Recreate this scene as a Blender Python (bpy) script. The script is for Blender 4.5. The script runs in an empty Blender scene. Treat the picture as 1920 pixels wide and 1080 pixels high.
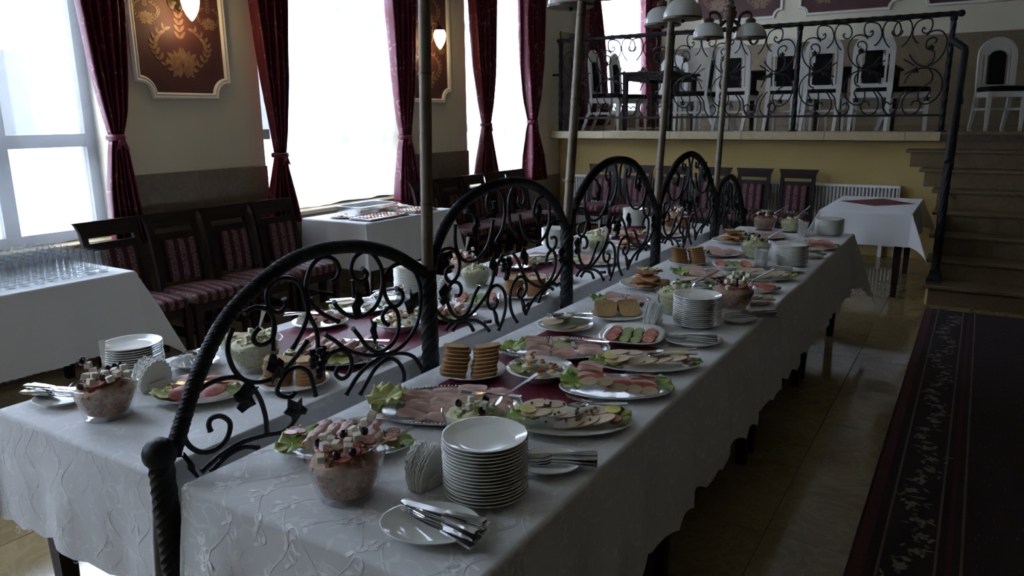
import bpy, bmesh, math, random
from mathutils import Vector, Matrix, Euler, noise
random.seed(7)
SC = bpy.context.scene
COL = SC.collection
pi, sin, cos, R = math.pi, math.sin, math.cos, math.radians

# ---------------------------------------------------------------- camera
YAW, PITCH, ROLL, FPX, CAMH = 0.55976, 0.22794, -0.01029, 1387.5, 1.59
_fw = Vector((-sin(YAW)*cos(PITCH), cos(YAW)*cos(PITCH), -sin(PITCH)))
_r0 = Vector((cos(YAW), sin(YAW), 0)); _u0 = _r0.cross(_fw)
_rt = cos(ROLL)*_r0 + sin(ROLL)*_u0
_up = -sin(ROLL)*_r0 + cos(ROLL)*_u0
CAMP = Vector((0, 0, CAMH))
cd = bpy.data.cameras.new('camera'); cam = bpy.data.objects.new('camera', cd); COL.objects.link(cam)
cd.sensor_width = 36; cd.lens = FPX*36/1920; cd.clip_start = 0.05; cd.clip_end = 200
m = Matrix((_rt, _up, -_fw)).transposed().to_4x4(); m.translation = CAMP; cam.matrix_world = m
SC.camera = cam
def ray(px, py): return _rt*((px-960)/FPX) - _up*((py-540)/FPX) + _fw
def onz(px, py, z=.75): d = ray(px, py); return CAMP + d*((z-CAMH)/d.z)
def onx(px, py, x): d = ray(px, py); return CAMP + d*(x/d.x)
def ony(px, py, y): d = ray(px, py); return CAMP + d*(y/d.y)
def depth(p): return (Vector(p)-CAMP).dot(_fw)

# ---------------------------------------------------------------- sky, daylight, exposure
SKY, EXPO = 12.5, 0.74
w = bpy.data.worlds.new('sky'); SC.world = w; w.use_nodes = True
bg = w.node_tree.nodes['Background']; bg.inputs[0].default_value = (.72, .80, 1.0, 1); bg.inputs[1].default_value = SKY
vs = SC.view_settings; vs.view_transform = 'Standard'; vs.look = 'None'; vs.gamma = 1; vs.exposure = EXPO; vs.use_curve_mapping = False
WIN = [(-1.8, 0.0, .80, 3.5), (1.15, 2.88, .80, 3.5), (4.17, 5.86, .80, 3.5), (7.05, 8.62, .80, 3.5), (10.1, 12.5, 1.65, 4.2)]
WX = -5.0
for (a, b, z0, z1) in WIN:      # portals: only tell the renderer where the sky shines in
    ld = bpy.data.lights.new('window_portal', 'AREA'); ld.shape = 'RECTANGLE'; ld.size = z1-z0; ld.size_y = b-a
    ld.cycles.is_portal = True
    lo = bpy.data.objects.new('window_portal', ld); COL.objects.link(lo)
    lo.location = (WX-.30, (a+b)/2, (z0+z1)/2); lo.rotation_euler = (0, -pi/2, 0)
try:
    c = SC.cycles; c.use_denoising = True; c.max_bounces = 10; c.diffuse_bounces = 5; c.glossy_bounces = 4
    c.transmission_bounces = 6; c.transparent_max_bounces = 24; c.sample_clamp_indirect = 6; c.caustics_reflective = False; c.caustics_refractive = False
except Exception: pass

# ---------------------------------------------------------------- helpers
class B:
    """collects verts / faces (with material index) for ONE mesh"""
    def __init__(s): s.v = []; s.f = []; s.m = []
    def add(s, vs, fs, mi=0, M=None):
        o = len(s.v)
        s.v += [tuple(M @ Vector(q)) for q in vs] if M is not None else [tuple(q) for q in vs]
        s.f += [tuple(i+o for i in f) for f in fs]; s.m += [mi]*len(fs); return s
    def box(s, x0, x1, y0, y1, z0, z1, mi=0, M=None, ch=0):
        if ch <= 0:
            v = [(x0,y0,z0),(x1,y0,z0),(x1,y1,z0),(x0,y1,z0),(x0,y0,z1),(x1,y0,z1),(x1,y1,z1),(x0,y1,z1)]
            return s.add(v, [(3,2,1,0),(4,5,6,7),(0,1,5,4),(1,2,6,5),(2,3,7,6),(3,0,4,7)], mi, M)
        c = ch; out = []
        for z, i in ((z0, c), (z0+c, 0), (z1-c, 0), (z1, c)):
            out.append([(x0+i+c,y0+i,z),(x1-i-c,y0+i,z),(x1-i,y0+i+c,z),(x1-i,y1-i-c,z),(x1-i-c,y1-i,z),(x0+i+c,y1-i,z),(x0+i,y1-i-c,z),(x0+i,y0+i+c,z)])
        return s.rings(out, mi, M)
    def rings(s, rs, mi=0, M=None, capa=True, capb=True, closed=True, loop=False):
        n = len(rs[0]); v = [p for r in rs for p in r]; f = []
        k = len(rs)
        for i in range(k if loop else k-1):
            a, b2 = i*n, ((i+1) % k)*n
            for j in range(n if closed else n-1):
                j2 = (j+1) % n; f.append((a+j, a+j2, b2+j2, b2+j))
        if not loop:
            if capa: f.append(tuple(range(n-1, -1, -1)))
            if capb: f.append(tuple((k-1)*n+j for j in range(n)))
        return s.add(v, f, mi, M)
    def lathe(s, prof, n=24, mi=0, M=None, sx=1, sy=1, caps=True):
        rs = [[(r*cos(2*pi*j/n)*sx, r*sin(2*pi*j/n)*sy, z) for j in range(n)] for r, z in prof]
        return s.rings(rs, mi, M, caps, caps)
    def tube(s, pts, r, n=8, mi=0, M=None, flat=1.0, nrm=None, loop=False):
        pts = [Vector(p) for p in pts]; k = len(pts); rs = []; prev = None
        for i, p in enumerate(pts):
            t = (pts[(i+1) % k] - pts[i-1]) if loop else (pts[min(i+1, k-1)] - pts[max(i-1, 0)])
            if t.length < 1e-9: t = Vector((0,0,1))
            t.normalize()
            if nrm is not None: a = Vector(nrm)
            elif prev is not None: a = prev
            else: a = Vector((0,0,1)) if abs(t.z) < .9 else Vector((1,0,0))
            a = a - t*a.dot(t)
            if a.length < 1e-6: a = t.orthogonal()
            a.normalize(); prev = a; b2 = t.cross(a)
            rr = r[i] if isinstance(r, (list, tuple)) else r
            rs.append([tuple(p + a*(rr*cos(2*pi*j/n)) + b2*(rr*flat*sin(2*pi*j/n))) for j in range(n)])
        return s.rings(rs, mi, M, loop=loop)
    def sheet(s, fn, nu, nv, mi=0, M=None):
        v = [fn(i/nu, j/nv) for j in range(nv+1) for i in range(nu+1)]
        f = [(j*(nu+1)+i, j*(nu+1)+i+1, (j+1)*(nu+1)+i+1, (j+1)*(nu+1)+i) for j in range(nv) for i in range(nu)]
        return s.add(v, f, mi, M)
    def thick(s, fn, nu, nv, t, mi=0, M=None):
        w_ = nu+1; g = [Vector(fn(i/nu, j/nv)) for j in range(nv+1) for i in range(nu+1)]; up = []
        for j in range(nv+1):
            for i in range(w_):
                du = g[j*w_+min(i+1,nu)] - g[j*w_+max(i-1,0)]; dv = g[min(j+1,nv)*w_+i] - g[max(j-1,0)*w_+i]
                n_ = du.cross(dv); n_ = n_.normalized() if n_.length > 1e-12 else Vector((0,0,1)); up.append(g[j*w_+i] + n_*t)
        o = len(g); v = up + g
        f = [(j*w_+i, j*w_+i+1, (j+1)*w_+i+1, (j+1)*w_+i) for j in range(nv) for i in range(nu)]
        f += [tuple(q+o for q in reversed(x)) for x in f]
        per = [i for i in range(w_)] + [j*w_+nu for j in range(1, nv+1)] + [nv*w_+i for i in range(nu-1, -1, -1)] + [j*w_ for j in range(nv-1, 0, -1)]
        for a, b2 in zip(per, per[1:]+per[:1]): f.append((b2, a, a+o, b2+o))
        return s.add(v, f, mi, M)
    def prism(s, out, z0, z1, mi=0, M=None, top=None):
        n = len(out); v = [(x, y, z0) for x, y in out] + [(x, y, z1) for x, y in out]
        s.add(v, [tuple(range(n-1, -1, -1))], mi if top is None else top, M)
        s.add(v, [tuple(range(n, 2*n))], mi if top is None else top, M)
        s.add(v, [(i, (i+1) % n, n+(i+1) % n, n+i) for i in range(n)], mi, M); return s
    def ball(s, c, r, n=8, mi=0, sq=(1,1,1), M=None):
        k = max(4, n//2+1); rs = []
        for i in range(1, k):
            a = pi*i/k
            rs.append([(c[0]+r*sq[0]*sin(a)*cos(2*pi*j/n), c[1]+r*sq[1]*sin(a)*sin(2*pi*j/n), c[2]-r*sq[2]*cos(a)) for j in range(n)])
        return s.rings(rs, mi, M)
    def mesh(s, name, mats, smooth=True, ang=40):
        me = bpy.data.meshes.new(name); me.from_pydata(s.v, [], s.f); 
        if not isinstance(mats, (list, tuple)): mats = [mats]
        for q in mats: me.materials.append(q)
        if len(mats) > 1: me.polygons.foreach_set('material_index', s.m)
        if smooth:
            me.shade_smooth()
            if ang < 180: me.set_sharp_from_angle(angle=R(ang))
        me.update(); return me
def tag(o, label=None, cat=None, group=None, kind=None):
    if label: o['label'] = label
    if cat: o['category'] = cat
    if group: o['group'] = group
    if kind: o['kind'] = kind
    return o
def link(name, me, parent=None, loc=(0,0,0), rot=None, scale=None, M=None):
    o = bpy.data.objects.new(name, me); COL.objects.link(o)
    if M is not None: o.matrix_world = M
    else:
        o.location = loc
        if rot is not None: o.rotation_euler = rot
        if scale is not None: o.scale = scale
    if parent is not None: o.parent = parent
    return o
def part(name, b, mats, parent=None, smooth=True, ang=40, **k):
    return link(name, b.mesh(name, mats, smooth, ang), parent, **k)
def thing(name, label, cat, loc=(0,0,0), rz=0, group=None, kind=None):
    o = bpy.data.objects.new(name, None); COL.objects.link(o); o.empty_display_size = .1
    o.location = loc; o.rotation_euler = (0, 0, rz); tag(o, label, cat, group, kind); return o
def copy_tree(o, parent=None):
    kids = [c_ for c_ in bpy.data.objects if c_.parent is o]
    c = o.copy(); COL.objects.link(c); c.parent = parent
    for ch in kids: copy_tree(ch, c)
    return c
def tree_copier(o):
    """cached child lists so that many copies stay cheap"""
    kids = {}
    for q in bpy.data.objects:
        if q.parent: kids.setdefault(q.parent.name, []).append(q)
    def go(q, parent=None):
        c = q.copy(); COL.objects.link(c); c.parent = parent
        for ch in kids.get(q.name, []): go(ch, c)
        return c
    return lambda: go(o)
def smooth_path(pts, k=4):
    P_ = [Vector(p) for p in pts]; out = []
    for i in range(len(P_)-1):
        p0, p1, p2, p3 = P_[max(i-1,0)], P_[i], P_[i+1], P_[min(i+2, len(P_)-1)]
        for j in range(k):
            t = j/k
            out.append(.5*((2*p1) + (p2-p0)*t + (2*p0-5*p1+4*p2-p3)*t*t + (3*p1-p0-3*p2+p3)*t**3))
    out.append(P_[-1]); return out
def spiral(cx, cy, r0, r1, a0, a1, n=14):
    return [(cx+(r0+(r1-r0)*i/n)*cos(R(a0+(a1-a0)*i/n)), cy+(r0+(r1-r0)*i/n)*sin(R(a0+(a1-a0)*i/n))) for i in range(n+1)]
def lerp(a, b, t): return a+(b-a)*t
def sm(t): t = max(0, min(1, t)); return t*t*(3-2*t)

# ---------------------------------------------------------------- materials
class N:
    def __init__(s, name):
        s.mat = bpy.data.materials.new(name); s.mat.use_nodes = True; s.t = s.mat.node_tree
        s.bsdf = s.t.nodes['Principled BSDF']; s.out = s.t.nodes['Material Output']
    def n(s, typ, **k):
        q = s.t.nodes.new(typ)
        for a, b2 in k.items():
            if a.startswith('i_'):
                key = a[2:]; key = int(key) if key.isdigit() else key.replace('_', ' ')
                q.inputs[key].default_value = b2
            else: setattr(q, a, b2)
        return q
    def l(s, a, b2): s.t.links.new(a, b2)
    def coord(s, kind='Object', scale=(1,1,1), rot=(0,0,0), loc=(0,0,0)):
        tc = s.n('ShaderNodeTexCoord'); mp = s.n('ShaderNodeMapping')
        mp.inputs['Scale'].default_value = scale; mp.inputs['Rotation'].default_value = rot; mp.inputs['Location'].default_value = loc
        s.l(tc.outputs[kind], mp.inputs[0]); return mp.outputs[0]
    def noise(s, vec, scale=5, detail=3, rough=.5, dist=0):
        q = s.n('ShaderNodeTexNoise'); q.inputs['Scale'].default_value = scale; q.inputs['Detail'].default_value = detail
        q.inputs['Roughness'].default_value = rough; q.inputs['Distortion'].default_value = dist
        s.l(vec, q.inputs['Vector']); return q.outputs['Fac']
    def ramp(s, fac, stops, interp='LINEAR'):
        q = s.n('ShaderNodeValToRGB'); e = q.color_ramp.elements; q.color_ramp.interpolation = interp
        while len(e) < len(stops): e.new(.5)
        for el, (p, c) in zip(e, stops):
            el.position = p; el.color = (*c, 1) if len(c) == 3 else c
        s.l(fac, q.inputs[0]); return q.outputs['Color']
    def mix(s, fac, a, b2):
        q = s.n('ShaderNodeMix', data_type='RGBA')
        if isinstance(fac, (int, float)): q.inputs[0].default_value = fac
        else: s.l(fac, q.inputs[0])
        for i, x in ((6, a), (7, b2)):
            if isinstance(x, tuple): q.inputs[i].default_value = (*x, 1) if len(x) == 3 else x
            else: s.l(x, q.inputs[i])
        return q.outputs[2]
    def math(s, op, a, b2=None):
        q = s.n('ShaderNodeMath', operation=op)
        for i, x in ((0, a), (1, b2)):
            if x is None: continue
            if isinstance(x, (int, float)): q.inputs[i].default_value = x
            else: s.l(x, q.inputs[i])
        return q.outputs[0]
    def bump(s, h, st=.2, dist=.01):
        q = s.n('ShaderNodeBump'); q.inputs['Strength'].default_value = st; q.inputs['Distance'].default_value = dist
        s.l(h, q.inputs['Height']); s.l(q.outputs[0], s.bsdf.inputs['Normal'])
    def set(s, col=None, rough=None, metal=None, spec=None, **k):
        b2 = s.bsdf.inputs
        if col is not None:
            if isinstance(col, tuple): b2['Base Color'].default_value = (*col, 1)
            else: s.l(col, b2['Base Color'])
        if rough is not None:
            if isinstance(rough, (int, float)): b2['Roughness'].default_value = rough
            else: s.l(rough, b2['Roughness'])
        if metal is not None: b2['Metallic'].default_value = metal
        if spec is not None: b2['Specular IOR Level'].default_value = spec
        for a, v in k.items(): b2[a.replace('_', ' ')].default_value = v
        return s.mat
def var(name, c1, c2, scale=8, rough=.5, metal=0, bump=0, bscale=None, detail=3, kind='Object', dist=.004, spec=None):
    q = N(name); v = q.coord(kind); f = q.noise(v, scale, detail)
    if bump: q.bump(q.noise(v, bscale or scale*4, 4), bump, dist)
    return q.set(q.ramp(f, [(.3, c1), (.7, c2)]), rough, metal, spec)
def marble(name, c1, c2, c3, scale=1.2, rough=.25, spec=None):
    q = N(name); v = q.coord('Object')
    oi = q.n('ShaderNodeObjectInfo'); ad = q.n('ShaderNodeVectorMath', operation='ADD'); sc_ = q.n('ShaderNodeVectorMath', operation='SCALE')
    q.l(oi.outputs['Location'], sc_.inputs[0]); sc_.inputs['Scale'].default_value = 3.7
    q.l(v, ad.inputs[0]); q.l(sc_.outputs[0], ad.inputs[1]); v = ad.outputs[0]
    a = q.noise(v, scale, 6, .6, 1.2); vein = q.noise(v, scale*2.3, 8, .65, 2.5)
    base = q.ramp(a, [(.25, c1), (.75, c2)]); vm = q.ramp(vein, [(.44, (0,0,0)), (.5, (1,1,1)), (.56, (0,0,0))])
    return q.set(q.mix(q.math('MULTIPLY', vm, .35), base, c3), rough, 0, spec)

M_ = {}
M_['cream'] = var('cream plaster', (.62,.57,.43), (.70,.64,.49), 1.5, .85, bump=.08, bscale=160)
M_['yellow'] = var('yellow plaster', (.42,.305,.115), (.48,.355,.14), 1.5, .85, bump=.08, bscale=160)
M_['bounce_absorber'] = var('brown wall panelling', (.10,.065,.035), (.14,.09,.05), 2, .6)  # dark finish added on the unseen right wall to cut bounce light
M_['ceil'] = var('ceiling paint', (.6,.57,.48), (.64,.61,.52), 1.5, .9)
M_['wains'] = marble('brown marble cladding', (.145,.108,.066), (.23,.175,.11), (.29,.23,.15), 1.3, .3)
M_['floor'] = marble('polished beige marble', (.17,.122,.055), (.26,.195,.095), (.33,.26,.15), 1.6, .075)
M_['slab'] = marble('beige marble slab', (.36,.28,.15), (.48,.38,.22), (.52,.44,.29), 2.2, .3)
M_['step'] = marble('brown marble step', (.10,.07,.035), (.155,.11,.055), (.19,.14,.08), 1.6, .25)
M_['grout'] = var('dark grout', (.06,.045,.03), (.09,.07,.045), 20, .9)
M_['white_paint'] = var('white painted moulding', (.70,.68,.62), (.75,.73,.67), 3, .55)
M_['white_metal'] = var('white enamel', (.74,.74,.72), (.78,.78,.76), 3, .35)
M_['iron'] = var('black wrought iron', (.006,.006,.007), (.014,.0135,.014), 30, .5, .0, .4, 90, spec=.22)
M_['bamboo'] = var('bronze lamp pole', (.105,.078,.05), (.15,.115,.075), 14, .45, .3)
M_['bronze'] = var('aged bronze', (.06,.045,.03), (.11,.08,.05), 14, .4, .6)
M_['wood'] = var('dark stained wood', (.012,.006,.005), (.026,.012,.010), 9, .5, spec=.2)
M_['frame'] = var('window frame brown', (.06,.05,.05), (.09,.075,.07), 9, .5)
M_['steel'] = var('polished steel', (.62,.62,.62), (.72,.72,.72), 12, .16, 1.0)
M_['tray'] = var('silver tray', (.60,.60,.57), (.72,.72,.69), 6, .22, 1.0)
M_['china'] = var('white china', (.74,.74,.68), (.77,.77,.71), 3, .12, spec=.6)
M_['whitewood'] = var('white lacquered wood', (.66,.65,.60), (.72,.71,.66), 5, .4)
M_['blackleather'] = var('black upholstery', (.008,.007,.008), (.014,.012,.014), 40, .8, bump=.2, bscale=200, spec=.15)
M_['paper'] = var('white paper napkin', (.80,.80,.76), (.85,.85,.82), 10, .9)
M_['ground'] = var('pale paving', (.50,.50,.49), (.60,.60,.58), 1.2, .9)
M_['facade'] = var('white facade', (.42,.45,.48), (.50,.53,.56), .5, .9)

def cloth(name, c, patt=True, scale=26):
    q = N(name); v = q.coord('Object')
    if patt:
        nz = q.n('ShaderNodeTexNoise'); nz.inputs['Scale'].default_value = 9; q.l(v, nz.inputs['Vector'])
        mx = q.n('ShaderNodeVectorMath', operation='MULTIPLY_ADD'); q.l(nz.outputs['Color'], mx.inputs[0]); mx.inputs[1].default_value = (.16,.16,.16); q.l(v, mx.inputs[2])
        vo = q.n('ShaderNodeTexVoronoi', feature='DISTANCE_TO_EDGE'); vo.inputs['Scale'].default_value = scale*.5; q.l(mx.outputs[0], vo.inputs['Vector'])
        line = q.ramp(vo.outputs['Distance'], [(.0, (1,1,1)), (.035, (1,1,1)), (.06, (0,0,0))])
        gate = q.ramp(q.noise(v, 22, 2), [(.46, (0,0,0)), (.52, (1,1,1))])
        f = q.math('MULTIPLY', line, gate)
        col = q.mix(q.math('MULTIPLY', f, .6), c, tuple(min(1, x*1.25) for x in c))
    else: col = c
    wv = q.n('ShaderNodeTexNoise'); wv.inputs['Scale'].default_value = 320; q.l(v, wv.inputs['Vector'])
    q.bump(wv.outputs['Fac'], .12, .002)
    q.set(col, .85, 0, .25); q.bsdf.inputs['Sheen Weight'].default_value = .15
    return q.mat
M_['linen'] = cloth('white damask linen', (.62,.62,.62))
M_['linen_plain'] = cloth('plain white linen', (.66,.66,.66), False)
M_['embro'] = var('satin embroidery thread', (.80,.80,.80), (.86,.86,.86), 40, .38, spec=.7)
def swirl(name, c, c2, scale=9, rough=.45):
    q = N(name); v = q.coord('Object')
    nz = q.n('ShaderNodeTexNoise'); nz.inputs['Scale'].default_value = 7; q.l(v, nz.inputs['Vector'])
    mx = q.n('ShaderNodeVectorMath', operation='MULTIPLY_ADD'); q.l(nz.outputs['Color'], mx.inputs[0]); mx.inputs[1].default_value = (.14,.14,.14); q.l(v, mx.inputs[2])
    vo = q.n('ShaderNodeTexVoronoi', feature='F1'); vo.inputs['Scale'].default_value = scale; q.l(mx.outputs[0], vo.inputs['Vector'])
    ring = q.math('SINE', q.math('MULTIPLY', vo.outputs['Distance'], 17.0))
    line = q.ramp(ring, [(.80, (0,0,0)), (.93, (1,1,1))]); gate = q.ramp(q.noise(v, 14, 2), [(.50, (0,0,0)), (.58, (1,1,1))])
    q.set(q.mix(q.math('MULTIPLY', q.math('MULTIPLY', line, gate), .7), c, c2), rough, 0, .5)
    q.bump(q.noise(v, 90, 3), .1, .003)
    return q.mat
M_['drape'] = swirl('burgundy satin brocade', (.12,.008,.024), (.46,.20,.20), 8)
M_['runner'] = swirl('burgundy table runner', (.14,.010,.030), (.26,.06,.08), 12, .5)
M_['wallpaper'] = var('maroon wallpaper', (.070,.024,.024), (.095,.034,.034), 3, .6)
M_['motif'] = var('gold damask print', (.17,.09,.05), (.28,.17,.095), 25, .5)
M_['seatfab'] = swirl('maroon chair fabric', (.085,.006,.018), (.16,.03,.05), 30, .7)
M_['seatstripe'] = var('pale floral stripe', (.13,.045,.05), (.38,.25,.23), 90, .75, detail=2)
def sheer(name, op):
    q = N(name); t = q.t
    tr = q.n('ShaderNodeBsdfTransparent'); tr.inputs[0].default_value = (.93,.95,.97,1)
    tl = q.n('ShaderNodeBsdfTranslucent'); tl.inputs[0].default_value = (.9,.92,.94,1)
    df = q.n('ShaderNodeBsdfDiffuse'); df.inputs[0].default_value = (.8,.8,.8,1)
    m1 = q.n('ShaderNodeMixShader', i_0=.25); q.l(tl.outputs[0], m1.inputs[1]); q.l(df.outputs[0], m1.inputs[2])
    m2 = q.n('ShaderNodeMixShader', i_0=op); q.l(tr.outputs[0], m2.inputs[1]); q.l(m1.outputs[0], m2.inputs[2])
    q.l(m2.outputs[0], q.out.inputs[0]); return q.mat
M_['sheer'] = sheer('white sheer voile', .55); M_['sheer_thin'] = sheer('thin white sheer voile', .12)
def glass(name, tint=(.96,.98,.98), refl=1.0):
    q = N(name)
    tr = q.n('ShaderNodeBsdfTransparent'); tr.inputs[0].default_value = (*tint, 1)
    gl = q.n('ShaderNodeBsdfGlossy'); gl.inputs['Roughness'].default_value = .03
    fr = q.n('ShaderNodeLayerWeight', i_Blend=.5); k = q.math('MULTIPLY', q.math('ADD', q.math('MULTIPLY', q.math('POWER', fr.outputs['Facing'], 5.0), .9), .04), refl)
    m1 = q.n('ShaderNodeMixShader'); q.l(k, m1.inputs[0]); q.l(tr.outputs[0], m1.inputs[1]); q.l(gl.outputs[0], m1.inputs[2])
    q.l(m1.outputs[0], q.out.inputs[0]); return q.mat
M_['glass'] = glass('clear glass', (.985,.99,.99), 1.6); M_['pane'] = glass('window glass', (.93,.96,.97))
def emit(name, c, st):
    q = N(name); q.bsdf.inputs['Emission Color'].default_value = (*c, 1); q.bsdf.inputs['Emission Strength'].default_value = st
    return q.set(c, .3)
M_['bulb'] = emit('lit opal glass', (1.0,.70,.30), 9.0)
M_['opal'] = var('opal glass shade', (.42,.42,.39), (.50,.50,.46), 4, .15, spec=.6)

# ================================================================ STRUCTURE
def struct(name, b, mats, parent=None, smooth=False, label=None):
    o = part(name, b, mats, parent, smooth); 
    if parent is None: o['kind'] = 'structure'
    if label: o['label'] = label
    return o
XR, YB, YP, YF, ZP, ZC = 3.4, -4.0, 9.0, 13.0, 1.39, 4.8
# floor: grout bed + marble tiles
fl = struct('floor', B().box(-5.3, XR, YB, 9.4, -.10, -.004), M_['grout'], label='polished beige marble tile floor')
TX, TY = .62, .618
tm = B().box(-TX/2+.0015, TX/2-.0015, -TY/2+.0015, TY/2-.0015, -.02, 0, ch=.001).mesh('tile', M_['floor'], False)
tm2 = {}
i0 = int((-5.0+.55)/TX)-1
for i in range(i0, 7):
    for j in range(-7, 11):
        cx, cy = -.55+TX*(i+.5), 2.72+TY*(j+.5)
        x0, x1 = max(cx-TX/2, -5.0), min(cx+TX/2, XR); y0, y1 = cy-TY/2, min(cy+TY/2, 9.25)
        if x1-x0 < .02 or y1-y0 < .02: continue
        if x1-x0 < TX-.01 or y1-y0 < TY-.01:
            b = B().box(-(x1-x0)/2+.0015, (x1-x0)/2-.0015, -(y1-y0)/2+.0015, (y1-y0)/2-.0015, -.02, 0, ch=.001)
            link('tile', b.mesh('tile', M_['floor'], False), fl, ((x0+x1)/2, (y0+y1)/2, 0))
        else: link('tile', tm, fl, (cx, cy, 0))
# left wall with window openings
b = B(); T = .30
edges = [YB] + [e for wn in WIN for e in wn[:2]] + [YF]
for k in range(0, len(edges), 2): b.box(WX-T, WX, edges[k], edges[k+1], 0, ZC)
for (a, c_, z0, z1) in WIN: b.box(WX-T, WX, a, c_, 0, z0-.04); b.box(WX-T, WX, a, c_, z1, ZC)
wl = struct('wall_left', b, M_['cream'], label='cream plaster wall with tall windows')
# marble cladding slabs on the left wall
def clad(y0, y1, z0, z1, n):
    for k in range(n):
        a, c_ = lerp(y0, y1, k/n)+.001, lerp(y0, y1, (k+1)/n)-.001
        link('cladding_slab', B().box(-.012, .012, -(c_-a)/2, (c_-a)/2, 0, z1-z0, ch=.002).mesh('cladding_slab', M_['wains'], False), wl, (WX+.010, (a+c_)/2, z0))
clad(-4, -1.8, 0, 1.215, 3); clad(0, 1.15, 0, 1.215, 2); clad(2.88, 4.17, 0, 1.215, 2); clad(5.86, 7.05, 0, 1.215, 2); 
for (a, c_, z0, z1) in WIN[:4]: clad(a, c_, 0, z0-.045, 2)
clad(8.62, 9.24, 0, .8, 1)
clad(9.26, 10.1, ZP, 2.70, 1); clad(10.1, 12.5, ZP, 1.60, 2); clad(12.5, 13.0, ZP, 2.70, 1)
# sills, frames, panes
for k, (a, c_, z0, z1) in enumerate(WIN):
    wn = thing(f'window_{k+1}', 'tall dark framed window behind white sheer curtain', None, (WX-.19, (a+c_)/2, z0), kind='structure')
    h, hw = z1-z0, (c_-a)/2
    f = B().box(-.035, .035, -hw, -hw+.07, 0, h).box(-.035, .035, hw-.07, hw, 0, h).box(-.035, .035, -hw, hw, 0, .07).box(-.035, .035, -hw, hw, h-.07, h)
    part('window_frame', f, M_['frame'], wn, False)
    mu = .30*hw if k != 4 else 0
    part('mullion', B().box(-.03, .03, mu-.045, mu+.045, .07, h-.07), M_['frame'], wn, False)
    for zt in (.62, 1.75): part('transom', B().box(-.03, .03, -hw+.07, hw-.07, zt, zt+.085), M_['frame'], wn, False)
    for (p0, p1) in ((-hw+.07, mu-.045), (mu+.045, hw-.07)):
        for (q0, q1) in ((.07, .62), (.705, 1.75), (1.835, h-.07)):
            part('pane', B().box(-.004, .004, p0, p1, q0, q1), M_['pane'], wn, False)
    part('window_sill', B().box(-.10, .21, -hw-.0, hw+.0, -.04, -.002, ch=.006), M_['slab'], wn, False)
# other room surfaces
struct('wall_right', B().box(XR, XR+.2, YB, YF, 0, ZC), M_['bounce_absorber'])
struct('wall_rear', B().box(-5.3, XR+.2, YB-.2, YB, 0, ZC), M_['cream'])
struct('ceiling', B().box(-5.3, XR+.2, YB-.2, YF+.2, ZC, ZC+.15), M_['ceil'])
wf = struct('wall_far', B().box(-5.3, XR+.2, YF, YF+.2, 0, ZC), M_['cream'], label='cream wall behind the raised platform')
n = 7
for k in range(n):
    a, c_ = lerp(-4.98, XR, k/n)+.001, lerp(-4.98, XR, (k+1)/n)-.001
    link('cladding_slab', B().box(-(c_-a)/2, (c_-a)/2, -.012, .012, 0, 2.70-ZP, ch=.002).mesh('cladding_slab', M_['wains'], False), wf, ((a+c_)/2, YF-.010, ZP))
# platform
struct('wall_platform', B().box(-5.0, XR, 9.25, 9.40, 0, 1.28), M_['yellow'], label='yellow wall below the raised platform')
pf = struct('platform', B().box(-5.0, XR, 9.0, YF, 1.285, ZP-.022), M_['grout'], label='raised platform floor of polished beige marble')
pw = 6
for i in range(14):
    for j in range(6):
        x0, x1 = -5.0+.6*i, min(-5.0+.6*(i+1), XR); y0, y1 = 9.24+.627*j, 9.24+.627*(j+1)
        if x1-x0 < .02: continue
        link('tile', B().box(-(x1-x0)/2+.001, (x1-x0)/2-.001, -.3125, .3125, -.02, 0, ch=.001).mesh('tile', M_['floor'], False), pf, ((x0+x1)/2, (y0+y1)/2, ZP))
ed = [-5.0, -4.2, -3.3, -2.42, -1.5, -.70, -.372]
for a, c_ in zip(ed, ed[1:]):
    link('edge_slab', B().box(-(c_-a)/2+.001, (c_-a)/2-.001, -.12, .12, -.095, 0, ch=.004).mesh('edge_slab', M_['slab'], False), pf, ((a+c_)/2, 9.10, ZP))
# stairs
st = thing('stairs', 'dark brown marble steps up to the platform', None, (1.4, 7.0, 0), kind='structure')
RS, TD = ZP/8, .286
lx = [-.30, -.30, -.31, -.32, -.36, -.50, -.66]
for k in range(8):
    y0 = TD*k; xl = (lx[k] if k < 7 else -.37)-1.4; xr = 1.9
    part('riser', B().box(xl+.05, xr, y0+.02, y0+.06, RS*k, RS*(k+1)-.03), M_['step'], st, False)
    if k < 7: part('tread', B().box(xl, xr, y0-.01, y0+TD+.03, RS*(k+1)-.032, RS*(k+1), ch=.006), M_['step'], st, False)
    else: part('tread', B().box(xl, xr, y0-.01, y0+.24, RS*(k+1)-.034, RS*(k+1)-.001, ch=.006), M_['step'], st, False)
part('stringer', B().prism([(0, 0)] + [q for k in range(7) for q in ((TD*k+.06, RS*(k+1)-.033), (TD*(k+1)+.06, RS*(k+1)-.033))][0:] + [(TD*7+.06, 0)], -.04, 0, M=Matrix(((0,0,1,-1.63),(1,0,0,.02),(0,1,0,0),(0,0,0,1)))), M_['yellow'], st, False)
# outside: paving, low wall and a pale building across the street
struct('ground_outside', B().box(-40, -5.4, -25, 40, -.6, -.5), M_['ground'])
fb = thing('building', 'pale building across the street seen through the sheer curtains', 'building', (-17, 4, -.5))
part('wall', B().box(-1, 0, -14, 16, 0, 6.5), M_['facade'], fb, False)
part('plinth', B().box(-.02, .08, -14, 16, 0, .9), M_['ground'], fb, False)
for k in range(9):
    f = part('window', B().box(0, .05, -12.6+3.1*k, -11.2+3.1*k, 1.6, 3.6), M_['frame'], fb, False)
    part('pane', B().box(.05, .06, -12.5+3.1*k, -11.3+3.1*k, 1.7, 3.5), M_['pane'], f, False)

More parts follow.
